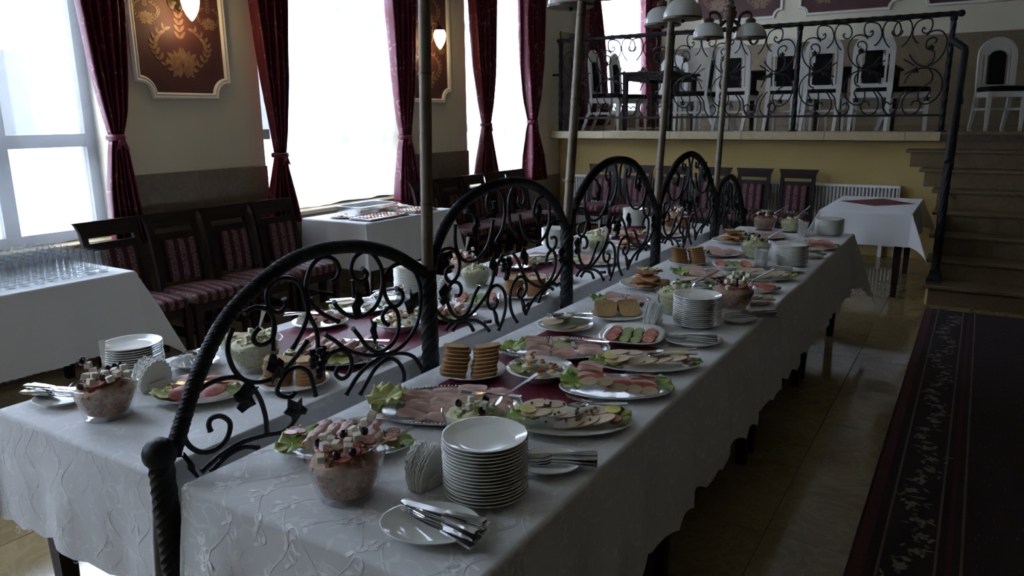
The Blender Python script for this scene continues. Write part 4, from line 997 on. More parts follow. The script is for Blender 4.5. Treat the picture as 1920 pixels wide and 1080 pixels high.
ADJ = {'r1a':'feta and olive salad', 'r1b':'oval ham-roll platter', 'r1e':'oval plate of knives', 'r1f':'round plate of forks behind the stack', 'r1g':'lettuce-tipped silver tray', 'r1i':'caper-sprinkled roast platter',
 'r1j':'bread plate', 'r1k':'stuffed-egg plate', 'r1l':'pink cold-cut platter', 'r1m':'silver tray behind the bread plate', 'r1n':'pale roast platter with tomato end', 'r1o':'cucumber and tomato dish', 'r1p':'roast plate with serving spoon',
 'r2a':'plate of upright bread slices', 'r2d':'oval plate of forks', 'r2e':'silver tray behind the upright bread', 'r2h':'small knife plate behind the stack', 'r2i':'pancake plate', 'r2j':'silver tray beside the pancake plate', 'r2k':'small roast plate with lettuce', 'r2l':'long roast platter with lettuce ends', 'r2m':'pink cold-cut platter', 'r2n':'small pale roast platter',
 'r3a':'bread plate', 'r3b':'dark-edged ham tray', 'r3c':'cucumber and tomato dish', 'r3g':'oval plate of cutlery', 'r3h':'pancake plate', 'r3i':'ham tray beyond the pancakes', 'r3j':'pink cold-cut plate', 'r3k':'small roast plate',
 'l1b':'plate of knives by the tomato bowl', 'l1e':'plate of spoons beside the napkins', 'l1f':'red ham platter', 'l1h':'roast plate behind the green salad', 'l1i':'bread plate', 'l1j':'rolled-ham silver tray', 'l1k':'salami plate with forks', 'l1l':'roast plate with forks', 'l1m':'egg salad plate',
 'l2b':'plate of cutlery', 'l2f':'cucumber and tomato dish', 'l2g':'rolled-ham silver tray', 'l2h':'bread plate', 'l2i':'silver tray behind the bread', 'l2j':'pepper-topped cold-cut plate', 'l2k':'roast plate',
 'l3d':'silver tray', 'l3e':'pancake plate', 'l3f':'silver tray beyond the pancakes', 'l4c':'silver tray', 'l4d':'bread plate'}
STN = {1:'ball-post end', 2:'second setting', 3:'third setting', 4:'radiator end'}; SDN = {'R':'carpet-side buffet', 'L':'window-side buffet'}
FC = {}
def fmat(k, c1, c2, sc_=40, rough=.45, bump=.15): FC[k] = var('food '+k, c1, c2, sc_, rough, bump=bump, bscale=sc_*4, dist=.002)
fmat('ham', (.60,.37,.31), (.74,.53,.45)); fmat('ham2', (.50,.27,.22), (.64,.40,.34)); fmat('red', (.36,.07,.05), (.52,.16,.12)); fmat('roast', (.47,.35,.21), (.58,.46,.30), 25)
fmat('salami', (.30,.10,.07), (.50,.26,.21), 120); fmat('cheese', (.62,.55,.30), (.70,.64,.40), 20, .5); fmat('crumb', (.42,.26,.11), (.54,.36,.17), 90, .9, .4); fmat('crust', (.20,.085,.025), (.32,.15,.05), 30, .7)
fmat('pancake', (.34,.15,.05), (.52,.28,.11), 30, .6); fmat('lettuce', (.16,.27,.035), (.38,.48,.10), 22, .4); fmat('lettuce_y', (.42,.47,.12), (.62,.64,.26), 22, .4)
fmat('cuke', (.36,.43,.17), (.50,.55,.28), 60, .3); fmat('cukerim', (.03,.085,.015), (.06,.14,.03), 30, .35); fmat('tomato', (.50,.14,.10), (.72,.42,.34), 110, .25); fmat('tomatorim', (.36,.015,.01), (.46,.03,.015), 20, .2)
fmat('eggwhite', (.72,.70,.62), (.78,.76,.68), 20, .3); fmat('yolk', (.70,.52,.16), (.78,.62,.26), 60, .6); fmat('feta', (.70,.66,.52), (.78,.74,.62), 50, .7); fmat('olive', (.012,.010,.012), (.03,.022,.025), 20, .2)
fmat('chicken', (.30,.17,.10), (.50,.34,.23), 60, .6); fmat('mayo', (.44,.43,.22), (.58,.56,.33), 50, .5); fmat('greenbit', (.22,.28,.06), (.36,.40,.12), 50, .5); fmat('lemon', (.68,.60,.12), (.78,.72,.30), 60, .35); fmat('caper', (.14,.11,.04), (.24,.18,.07), 40, .5); fmat('pepper', (.55,.07,.03), (.65,.14,.06), 30, .3)
rnd = random.Random(21); T_ = {}
def variants(key, n, fn, mats, ang=60): T_[key] = [fn(random.Random(100*i+len(key))).mesh(key, mats, True, ang) for i in range(n)]
def f_ham(r_):
    p = [r_.uniform(0, 6) for _ in range(3)]; n_ = 11
    pts = [(-.048+.096*i/(n_-1), .006*sin(3.2*i/(n_-1)+p[0])+.002*sin(8*i/(n_-1)+p[1]), .006+.0035*sin(5*i/(n_-1)+p[2])) for i in range(n_)]
    rr = [.003+.021*math.sqrt(max(0, sin(pi*(i+.25)/(n_-.5)))) for i in range(n_)]
    return B().tube(pts, rr, 10, flat=.12, nrm=(0,1,0))
variants('ham_slice', 4, f_ham, FC['ham']); variants('ham_slice_dark', 3, f_ham, FC['ham2']); variants('red_slice', 3, f_ham, FC['red']); variants('salami_slice', 2, f_ham, FC['salami'])
def f_roll(r_):
    b = B(); pts = [(-.040+.080*i/7, .004*sin(i*.8+r_.random()), .012) for i in range(8)]; b.tube(pts, [.0105+.0025*r_.random() for _ in pts], 9)
    b.thick(lambda u, v: (-.038+.076*u, .004+.022*v, .020-.014*v*v+.003*sin(8*u)), 6, 3, .0016); return b
variants('ham_roll', 3, f_roll, FC['ham'])
def f_roast(r_):
    p = r_.uniform(0, 6)
    n_ = 16; out = [((.046+.003*sin(3*a+p))*cos(a), (.030+.002*sin(2*a+p))*sin(a)) for a in [2*pi*i/n_ for i in range(n_)]]
    b = B(); b.rings([[(x, y, z+.0035*cos(20*x+p)) for x, y in out] for z in (0, .0035)]); return b
variants('roast_slice', 3, f_roast, FC['roast'])
variants('cheese_slice', 2, lambda r_: B().thick(lambda u, v: (.075*(u-.5), .045*(v-.5), .004+.004*sin(3*u+r_.random()*0)), 4, 3, .002), FC['cheese'])
def f_bread(r_):
    n_ = 20; out = []
    for i in range(n_):
        a = 2*pi*i/n_; c_, s_ = cos(a), sin(a); x = abs(c_)**.6*(1 if c_ >= 0 else -1)*.046; y = abs(s_)**.6*(1 if s_ >= 0 else -1)*(.038 if s_ < 0 else .034)
        out.append((x*(1+.06*(s_ > .3)), y+.038))
    b = B(); b.prism(out, -.0055, .0055, 1, top=0); return b
variants('bread_slice', 1, f_bread, [FC['crumb'], FC['crust']], 50)
def f_pan(r_):
    p = r_.uniform(0, 6); n_ = 18
    out = [((.058+.005*sin(3*a+p))*cos(a), (.046+.004*sin(4*a+p))*sin(a)) for a in [2*pi*i/n_ for i in range(n_)]]
    return B().rings([[(x*s_, y*s_, z+.004*sin(30*x+p)) for x, y in out] for z, s_ in ((0, .93), (.004, 1), (.008, .96))])
variants('pancake', 3, f_pan, FC['pancake'])
def f_let(r_):
    p = [r_.uniform(0, 6) for _ in range(3)]
    def fn(u, v):
        a = 2*pi*u; rr = v*(.048+.006*sin(3*a+p[0])); ru = v**3
        return (rr*cos(a)*1.25, rr*sin(a), .003+.022*v*v+.009*ru*sin(7*a+p[1])+.006*ru*sin(12*a+p[2])-.010*v**4)
    return B().thick(fn, 40, 6, .0008)
variants('lettuce_leaf', 3, f_let, FC['lettuce'], 180); variants('lettuce_leaf_pale', 2, f_let, FC['lettuce_y'], 180)
variants('cucumber_slice', 1, lambda r_: B().lathe([(0,0),(.019,0),(.020,.0008),(.020,.0032),(.0185,.004),(.0,.004)], 18, 0), FC['cuke'])
def f_cuke(r_):
    b = B(); n_ = 18; b.lathe([(.0182,.0),(.0205,.0),(.0205,.004),(.0182,.0042)], n_, 1, caps=False); b.lathe([(0,.0003),(.0183,.0003),(.0183,.0041),(.009,.0045),(0,.0043)], n_, 0); return b
variants('cucumber_slice', 1, f_cuke, [FC['cuke'], FC['cukerim']])
def f_tom(r_):
    b = B(); n_ = 18; b.lathe([(.0225,.0),(.025,.001),(.025,.004),(.0225,.005)], n_, 1, caps=False); b.lathe([(0,.0003),(.0227,.0003),(.0227,.0047),(.010,.0044),(0,.005)], n_, 0); return b
variants('tomato_slice', 1, f_tom, [FC['tomato'], FC['tomatorim']])
def f_egg(r_):
    b = B(); rs = []
    for t in (0, .4, .75, .95, 1.0):
        rs.append([((.0285*cos(a)+.002*cos(2*a))*math.sin(t*pi/2)**.8 if t > 0 else .0005*cos(a), (.021*sin(a))*(math.sin(t*pi/2)**.8 if t > 0 else .02), .019*(1-cos(t*pi/2))) for a in [2*pi*i/18 for i in range(18)]])
    b.rings(rs, 0); b.lathe([(.0135,.0185),(.013,.023),(.008,.029),(0,.031)], 14, 1); b.box(-.007, .007, -.003, .003, .029, .034, 2); return b
variants('stuffed_egg', 1, f_egg, [FC['eggwhite'], FC['yolk'], FC['pepper']])
variants('feta_cube', 1, lambda r_: B().box(-.0095, .0095, -.009, .009, -.009, .009, ch=.0012), FC['feta'], 30)
def f_ol(r_): return B().lathe([(.003,.006),(.0065,.0085),(.0092,.004),(.0098,-.001),(.0085,-.006),(.005,-.009),(.0,-.0095)][::-1]+[(.002,.002)], 12)
variants('olive', 1, f_ol, FC['olive'])
variants('lemon_slice', 1, lambda r_: B().lathe([(0,0),(.021,0),(.022,.001),(.022,.003),(.021,.004),(0,.004)], 16), FC['lemon'], 30)
variants('caper', 1, lambda r_: B().ball((0,0,.003), .0042, 6), FC['caper'])
variants('pepper_strip', 1, lambda r_: B().tube([(-.016,0,.003),(0,.003,.006),(.016,0,.003)], .0035, 6), FC['pepper'])
# ---- cutlery (lying along +x, handle end at x=0)
def f_handle(b, L=.11): b.rings([[(x, -w_, z), (x, w_, z), (x, w_, z+.0025), (x, -w_, z+.0025)] for x, w_, z in ((0,.0065,.001),(.004,.0095,.001),(.03,.0085,.002),(.07,.0050,.0045),(L,.0035,.006))])
def f_fork(r_):
    b = B(); f_handle(b); b.rings([[(x, -w_, z), (x, w_, z), (x, w_, z+.002), (x, -w_, z+.002)] for x, w_, z in ((.11,.0035,.006),(.122,.010,.004),(.140,.012,.0035))])
    for k in range(4): y = -.0099+.0066*k; b.rings([[(x, y-w_, z), (x, y+w_, z), (x, y+w_, z+.0018), (x, y-w_, z+.0018)] for x, w_, z in ((.138,.002,.0035),(.165,.0017,.004),(.188,.0009,.008))])
    return b
def f_spoon(r_):
    b = B(); f_handle(b)
    b.thick(lambda u, v: (.108+.062*u, (.019*math.sqrt(max(.02, 1-(2*u-1)**2)))*(2*v-1), .006-.007*sin(pi*u)*(1-(2*v-1)**2)), 12, 8, .0015); return b
def f_knife(r_):
    b = B(); b.rings([[(x, -w_, 0), (x, w_, 0), (x, w_, h), (x, -w_, h)] for x, w_, h in ((0,.0070,.004),(.006,.0085,.006),(.05,.0072,.006),(.095,.006,.005))])
    b.rings([[(x, -w0, .001), (x, w1, .001), (x, w1, .003), (x, -w0, .003)] for x, w0, w1 in ((.095,.007,.007),(.13,.008,.0095),(.18,.008,.010),(.205,.007,.006),(.214,.006,.001))]); return b
variants('fork', 1, f_fork, M_['steel'], 30); variants('spoon', 1, f_spoon, M_['steel'], 50); variants('knife', 1, f_knife, M_['steel'], 30)
CAT = {'ham_slice':'ham', 'ham_slice_dark':'ham', 'red_slice':'ham', 'salami_slice':'salami', 'ham_roll':'ham', 'roast_slice':'roast meat', 'cheese_slice':'cheese', 'bread_slice':'bread', 'pancake':'pancake', 'lettuce_leaf':'lettuce', 'lettuce_leaf_pale':'lettuce', 'cucumber_slice':'cucumber', 'tomato_slice':'tomato', 'stuffed_egg':'egg', 'feta_cube':'cheese', 'olive':'olive', 'lemon_slice':'lemon', 'caper':'caper', 'pepper_strip':'pepper', 'fork':'fork', 'spoon':'spoon', 'knife':'knife'}
WRD = {'ham_slice':'folded pink ham slice', 'ham_slice_dark':'folded darker ham slice', 'red_slice':'red cured ham slice', 'salami_slice':'mottled salami slice', 'ham_roll':'rolled pink ham slice', 'roast_slice':'pale roast meat slice', 'cheese_slice':'pale yellow cheese slice', 'bread_slice':'brown bread slice', 'pancake':'browned stuffed pancake', 'lettuce_leaf':'green curly lettuce leaf', 'lettuce_leaf_pale':'pale yellow lettuce leaf', 'cucumber_slice':'cucumber slice', 'tomato_slice':'red tomato slice', 'stuffed_egg':'stuffed egg half', 'feta_cube':'white feta cube', 'olive':'black olive', 'lemon_slice':'lemon slice', 'caper':'small caper', 'pepper_strip':'red pepper strip', 'fork':'steel fork', 'spoon':'steel spoon', 'knife':'steel table knife'}
# ---- things are set down: each is lowered until it touches what is already on the table
from mathutils.bvhtree import BVHTree
GRID = {}; _GEO = {}
def geo(me):
    if me.name not in _GEO: _GEO[me.name] = ([v.co.copy() for v in me.vertices], [tuple(p.vertices) for p in me.polygons], [me.vertices[e.vertices[0]].co.lerp(me.vertices[e.vertices[1]].co, t) for e in me.edges for t in (.2,.4,.6,.8)] if me.name.split('.')[0] in ('fork', 'spoon', 'knife', 'feta_cube', 'cheese_slice') else [])
    return _GEO[me.name]
def solid(me, M):
    v, f, ex = geo(me); w_ = [M @ q for q in v]; ww = w_+[M @ q for q in ex]; xs = [q.x for q in w_]; ys = [q.y for q in w_]; zs = [q.z for q in w_]
    rec = (BVHTree.FromPolygons(w_, f), ww, min(xs), max(xs), min(ys), max(ys), max(zs))
    for gx in range(int((rec[2]+10)/.1), int((rec[3]+10)/.1)+1):
        for gy in range(int((rec[4]+10)/.1), int((rec[5]+10)/.1)+1): GRID.setdefault((gx, gy), []).append(rec)
def reg(o):
    M = o.matrix_world if o.parent is None and o.matrix_world != Matrix.Identity(4) else None
    if M is None: M = Matrix.LocRotScale(o.location, o.rotation_euler, o.scale)
    solid(o.data, M); return o
DN, UPV = Vector((0,0,-1)), Vector((0,0,1))
def rest(me, M, floor_=.7512):
    """how far along z the mesh (placed by M) must move to rest on what lies below"""
    v, f, ex = geo(me); w_ = [M @ q for q in v]; ww = [M @ q for q in ex]; xs = [q.x for q in w_]; ys = [q.y for q in w_]; x0, x1, y0, y1 = min(xs), max(xs), min(ys), max(ys); zmin = min(q.z for q in w_)
    H = .5; drop = zmin+H-floor_; seen = set(); mine = None
    step = max(1, len(w_)//140)
    for gx in range(int((x0+10)/.1), int((x1+10)/.1)+1):
        for gy in range(int((y0+10)/.1), int((y1+10)/.1)+1):
            for rec in GRID.get((gx, gy), ()):
                if id(rec) in seen: continue
                seen.add(id(rec))
                if rec[2] > x1 or rec[3] < x0 or rec[4] > y1 or rec[5] < y0 or zmin+H-drop > rec[6]: continue
                for q in w_[::step]+ww:
                    if rec[2] <= q.x <= rec[3] and rec[4] <= q.y <= rec[5]:
                        h = rec[0].ray_cast(Vector((q.x, q.y, q.z+H)), DN)[0]
                        if h is not None: drop = min(drop, q.z+H-h.z)
                if mine is None: mine = BVHTree.FromPolygons([q+Vector((0,0,H)) for q in w_], f)
                for q in rec[1]:
                    if x0 <= q.x <= x1 and y0 <= q.y <= y1:
                        h = mine.ray_cast(Vector((q.x, q.y, q.z-.001)), UPV)[0]
                        if h is not None: drop = min(drop, h.z-q.z)
    return H-drop, sum(q.z for q in w_)/len(w_)
CUT = ('fork', 'spoon', 'knife')
class Dish:
    def __init__(s, k, i, px, py, wpx, asp, an, sd, stn):
        z = .75 + (.018 if k not in ('stack', 'napkins', 'tomato_bowl', 'green_bowl') else .002)
        p = onz(px, py, z); s.k, s.i, s.sd, s.stn = k, i, sd, stn
        if i in OVR: p = Vector((*OVR[i], z))
        s.x, s.y = p.x, p.y; s.a = wpx/2*depth(p)/FPX; s.b = s.a*asp; s.ang = YAW+R(an); s.z0 = .7537
        if i in SIZE: s.a, s.b = SIZE[i]
        s.where = f'{STN[stn]} of {SDN[sd]}'; s.adj = ADJ.get(i, k)
        s.M = Matrix.Translation((s.x, s.y, s.z0)) @ Matrix.Rotation(s.ang, 4, 'Z')
        s.far = depth(p) > 3.6; s.sink = .0004
    def put(s, key, x, y, z, rz=0, rx=0, ry=0, sc_=1, w_=None, pre='on', zs=1.0):
        me = rnd.choice(T_[key]); o = link(key.replace('_dark', '').replace('_pale', ''), me)
        S = Matrix.Scale(sc_, 4) @ Matrix.Diagonal((1, 1, zs, 1)); best = None
        tilts = [(0, t) for t in (-.28, -.2, -.13, -.07, -.03, 0, .03, .07, .13, .2, .28)] if key in CUT else ([(0, 0), (.1, 0), (-.1, 0), (0, .1), (0, -.1)] if key in ('roast_slice', 'pancake', 'bread_slice', 'ham_roll', 'ham_slice', 'ham_slice_dark', 'red_slice', 'salami_slice') else [(0, 0)])
        for tr in range(7):
            k = 1-.11*tr
            for tx, ty in tilts:
                M = s.M @ Matrix.Translation((x*k, y*k, z)) @ Euler((rx+tx, ry+ty, rz)).to_matrix().to_4x4() @ S
                dz, cz = rest(me, M); sc2 = cz+dz+.012*tr
                if best is None or sc2 < best[0]-1e-5: best = (sc2, dz, M)
            if best[1] < .030: break
        o.matrix_world = Matrix.Translation((0, 0, best[1]-s.sink)) @ best[2]; solid(me, o.matrix_world)
        tag(o, f'{w_ or WRD[key]} {pre} {s.adj}, {s.where}', CAT[key], f'{WRD[key]}s {pre} {s.adj}, {s.where}'); return o
    def ok(s, x, y, k=.78): return (x/s.a)**2+(y/s.b)**2 < k*k
    def plate(s, name, mesh, lab, cat, a=None, b=None):
        o = link(name, mesh); o.matrix_world = Matrix.Translation((s.x, s.y, s.z0-.0025)) @ Matrix.Rotation(s.ang, 4, 'Z') @ Matrix.Diagonal((a or s.a, b or s.b, 1, 1)); tag(o, lab, cat, 'buffet serving ware'); solid(mesh, o.matrix_world); return o
SIZE = {'r2d':(.106,.082), 'r2k':(.092,.075), 'r2j':(.135,.115), 'l2k':(.085,.078)}
PLATE = B().lathe([(0,.0),(.56,0),(.58,0),(.60,.003),(.72,.006),(.97,.0170),(1.0,.0188),(.997,.0203),(.97,.0197),(.73,.0105),(.62,.0085),(0,.0080)], 40).mesh('plate', M_['china'], True, 35)
PLATE_LO = B().lathe([(0,.0),(.58,0),(.72,.006),(1.0,.0185),(.98,.0205),(.70,.0095),(0,.0080)], 28).mesh('plate', M_['china'], True, 35)
DEEP = B().lathe([(0,0),(.50,0),(.55,.004),(.68,.022),(.97,.036),(1.0,.038),(.985,.041),(.68,.028),(.52,.012),(0,.009)], 40).mesh('deep_plate', M_['china'], True, 35)
def sq_plate():
    rs = []
    for r_, z in ((.0,.0),(.62,0),(.70,.006),(.96,.024),(1.0,.026),(.98,.029),(.74,.013),(.62,.0085),(0,.008)):
        ring = []
        for i in range(40):
            a = 2*pi*i/40; c_, s_ = cos(a), sin(a); e = .62; ring.append((r_*abs(c_)**e*(1 if c_ >= 0 else -1), r_*abs(s_)**e*(1 if s_ >= 0 else -1), z))
        rs.append(ring)
    return B().rings(rs).mesh('square_dish', M_['china'], True, 35)
SQ = sq_plate()
TRAY = B().lathe([(0,0),(.78,0),(.80,.0),(.84,.008),(.97,.014),(1.0,.015),(1.0,.018),(.97,.0175),(.83,.0115),(.79,.006),(0,.0055)], 56).mesh('tray', M_['tray'], True, 35)
def bead_ring(a, b_):
    q = B(); n_ = int(pi*(a+b_)/.0095)
    for i in range(n_): t = 2*pi*i/n_; q.ball((a*.985*cos(t), b_*.985*sin(t), .0195), .0038, 5)
    return q
SOFT = ('red_slice', 'ham_slice', 'salami_slice')
def rows(d, key, xs, ys, tilt=.32, rz=0, jit=.004, z=.010, k=.80, sc_=1, alt=None):
    soft = key in SOFT
    for j, y in reversed(list(enumerate(ys))):            # far slices first: the nearer ones lean on them
        for i, x in reversed(list(enumerate(xs))):
            if not d.ok(x, y, k): continue
            d.put(alt if (alt and (j % 2)) else key, x+rnd.uniform(-jit, jit), y+rnd.uniform(-jit, jit), z, rz+rnd.uniform(-.15, .15), tilt*rnd.uniform(.8, 1.2) if soft else 0, 0 if soft else -tilt, sc_)
def rolls(d, nx, k=.80):
    """two layers of rolled slices, the upper one lying in the gaps of the lower"""
    xs = rng(-d.a*.74, d.a*.74, nx); sp = xs[1]-xs[0]
    for layer in (0, 1):
        for y in (d.b*.42, -d.b*.36):
            for x in xs:
                x2 = x+sp*.5*layer
                if d.ok(x2, y, k): d.put('ham_roll', x2, y, .012+.02*layer, R(84)+rnd.uniform(-.05, .05), 0, 0, min(.88, d.b/.112))
def rng(a, b_, n_): return [lerp(a, b_, (i+.5)/n_) for i in range(n_)]
def ends(d, both=True, pale=False):
    key = 'lettuce_leaf_pale' if pale else 'lettuce_leaf'; s_ = min(1.0, d.b/.10)
    d.put(key, -d.a*.74, 0, .012, rnd.uniform(0, 6), 0, .1, .95*s_, zs=.6); d.put(key, -d.a*.62, d.b*.38, .012, rnd.uniform(0, 6), .05, .05, .75*s_, zs=.6)
    if both: d.put('lettuce_leaf', d.a*.76, d.b*.05, .012, rnd.uniform(0, 6), 0, -.1, .85*s_, zs=.6)
def bowl_mesh(r_, h, key):
    b = B(); rb = r_*.70
    b.lathe([(0,0),(rb*.96,0),(rb,.003),(lerp(rb, r_, .5),h*.5),(r_,h),(r_-.0025,h+.0006),(lerp(rb, r_, .5)-.0035,h*.5),(rb-.005,.014),(0,.012)], 40); return b.mesh(key, M_['glass'], True, 35)
BOWL = bowl_mesh(.090, .100, 'glass_bowl')
def salad(kind, seed):
    r2 = random.Random(seed); b = B(); rin = lambda z: lerp(.058, .073, (z-.014)/.036) if z < .05 else lerp(.073, .0875, (z-.05)/.05)
    prof = [(0,.0145),(rin(.015)-.003,.0150)]+[(rin(z)-.0035, z) for z in (.035,.06,.080)]+[(.070,.092),(.045,.102),(.02,.107),(0,.108)]
    rs = []
    for r_, z in prof: rs.append([((r_*(1+.012*sin(5*a+z*90)))*cos(a) if r_ > 0 else 0.0002*cos(a), (r_*(1+.012*sin(5*a+z*90)))*sin(a) if r_ > 0 else .0002*sin(a), z+(.004*sin(4*a+seed) if z > .085 else 0)) for a in [2*pi*i/30 for i in range(30)]])
    b.rings(rs, 0)
    for k in range(430):
        if k < 310: z = r2.uniform(.020, .082); rr = rin(z)-.0072
        else: rr = r2.uniform(0, .062); z = .104-.016*(rr/.066)**2
        a = r2.uniform(0, 6.28); s1 = r2.uniform(.005, .012); M = Matrix.Translation((rr*cos(a), rr*sin(a), z)) @ Euler((r2.uniform(0,3), r2.uniform(0,3), r2.uniform(0,3))).to_matrix().to_4x4()
        sh = (s1, s1*.7, s1*.45) if kind == 't' else (s1*.9, s1*.5, s1*.35)
        if k < 310: s1 = r2.uniform(.0035, .0055); sh = (s1, s1*.8, s1*.6)
        b.box(-sh[0], sh[0], -sh[1], sh[1], -sh[2], sh[2], r2.choice((0, 0, 1, 1, 1, 2) if kind == 't' else (0, 1, 2, 0)), M)
    return b
SAL = {'t': salad('t', 3).mesh('salad', [FC['chicken'], FC['red'], FC['roast']], True, 30), 'g': salad('g', 4).mesh('salad', [FC['mayo'], FC['greenbit'], FC['feta']], True, 30)}
NAP = B().prism([(-.055,0),(.055,0),(.060,.03),(.054,.045),(.057,.052),(.046,.060),(.048,.068),(.036,.073),(.036,.081),(.022,.083),(.019,.091),(.006,.089),(0,.096),(-.006,.089),(-.019,.091),(-.022,.083),(-.036,.081),(-.036,.073),(-.048,.068),(-.046,.060),(-.057,.052),(-.054,.045),(-.060,.03)], -.0009, .0009, M=Matrix(((0,0,1,0),(1,0,0,0),(0,1,0,0),(0,0,0,1)))).mesh('napkin', M_['paper'], False)
CUTKEY = {'r1e':'knife','r1f':'fork','r2d':'fork','r2h':'knife','r3g':'fork','l1b':'knife','l1e':'spoon','l2b':'spoon'}
CUTANG = {'r1e':R(-25),'r1f':R(-6),'r2d':R(-8),'r2h':R(-4),'r3g':R(-10),'l1b':R(165),'l1e':R(140),'l2b':R(160)}
CUTOFF = {'r1e':.030, 'r1f':.045, 'r2h':.055, 'l1b':.025, 'r2d':.01}
DL = [Dish(*row) for row in DISH]
# ---- first the ware that stands on the cloth
for d in DL:
    k, i = d.k, d.i
    if k in ('tomato_bowl', 'green_bowl'):
        tom = k == 'tomato_bowl'; s_ = max(.86, min(1.04, d.a/.09)); nm = 'tomato, feta and olive' if tom else 'pale green'; d.s_, d.nm, d.tom = s_, nm, tom
        o = link('glass_bowl', BOWL, None, (d.x, d.y, .7512), None, (s_,)*3); tag(o, f'flared glass bowl of {nm} salad, {d.where}', 'bowl', 'glass salad bowls'); reg(o)
        o = link('salad', SAL['t' if tom else 'g'], None, (d.x, d.y, .7512), (0, 0, rnd.uniform(0, 6)), (s_,)*3); tag(o, f'{nm} salad filling the glass bowl, {d.where}', 'salad', 'salads in glass bowls', 'stuff'); reg(o)
        d.M = Matrix.Translation((d.x, d.y, .7512)) @ Matrix.Scale(s_, 4); d.adj = f'the {nm} salad bowl'
    elif k == 'stack':
        n_ = {'r1d':17,'r2c':15,'r3f':14,'r4d':13,'l1c':14,'l2a':15,'l3a':14,'l4a':16}[i]; r_ = .097 if d.sd == 'R' else .094
        for q in range(n_):
            o = link('dinner_plate', PLATE if not d.far else PLATE_LO, None, (d.x+rnd.uniform(-.0012,.0012), d.y+rnd.uniform(-.0012,.0012), .7512+.0080*q), None, (r_, r_, 1))
            tag(o, f'{"white top plate" if q == n_-1 else "white plate"} of the plate stack, {d.where}', 'plate', f'plates stacked at {d.where}')
            if q in (0, n_//2, n_-1): reg(o)
    elif k == 'napkins':
        hold = part('napkin_holder', B().box(-.022, .022, -.05, .05, 0, .006, ch=.002).box(-.030, -.028, -.03, .03, .003, .03).box(.028, .030, -.03, .03, .003, .03).box(-.030, .030, -.03, .03, .002, .005), M_['china'], None, False, loc=(d.x, d.y, .7512)); tag(hold, f'small holder of fanned white napkins, {d.where}', 'napkin holder', 'napkin holders'); reg(hold)
        for q in range(13):
            t = q/12-.5; o = link('napkin', NAP, None, (d.x+t*.034, d.y+rnd.uniform(-.002,.002), .7578), (rnd.uniform(-.02,.02), t*.36, .1+rnd.uniform(-.012,.012)), (1, 1, rnd.uniform(.96,1.06)))
            tag(o, f'white paper napkin fanned in the holder, {d.where}', 'napkin', f'napkins in the holder, {d.where}')
            if q in (0, 6, 12): reg(o)
    elif k == 'cutlery': d.a, d.b = max(d.a, .085), max(d.b, .075); d.plate('cutlery_plate', PLATE, f'white {d.adj}, {d.where}', 'plate')
    elif k in ('bread', 'bread2'): d.plate('bread_plate', PLATE, f'white {d.adj} piled with brown slices, {d.where}', 'plate', max(.105, min(d.a, .118)), max(.105, min(d.b, .118)))
    elif k == 'eggs': d.plate('egg_plate', DEEP, f'deep white {d.adj}, {d.where}', 'plate', .112, .112)
    elif k == 'veg': d.plate('vegetable_dish', SQ, f'white square {d.adj}, {d.where}', 'dish', max(.105, d.a), max(.105, d.b))
    elif k == 'pizza': d.a, d.b = min(d.a, .142), min(d.b, .142); d.plate('pancake_plate', PLATE, f'white {d.adj} piled high, {d.where}', 'plate')
    elif k == 'tray':
        t = thing('serving_tray', f'oval {d.adj}, {d.where}', 'tray', (d.x, d.y, .7512), d.ang, 'oval silver trays')
        link('tray', TRAY, t, scale=(d.a, d.b, 1)); solid(TRAY, Matrix.Translation((d.x, d.y, .7515)) @ Matrix.Rotation(d.ang, 4, 'Z') @ Matrix.Diagonal((d.a, d.b, 1.2, 1)))
        o = part('beaded_rim', bead_ring(d.a, d.b), M_['tray'], t, ang=180); o['kind'] = 'stuff'
    elif k == 'platter': d.plate('platter', PLATE, f'white {d.adj}, {d.where}', 'platter')
def nf_left(c): return c['feta_cube']+c['olive'] > 0
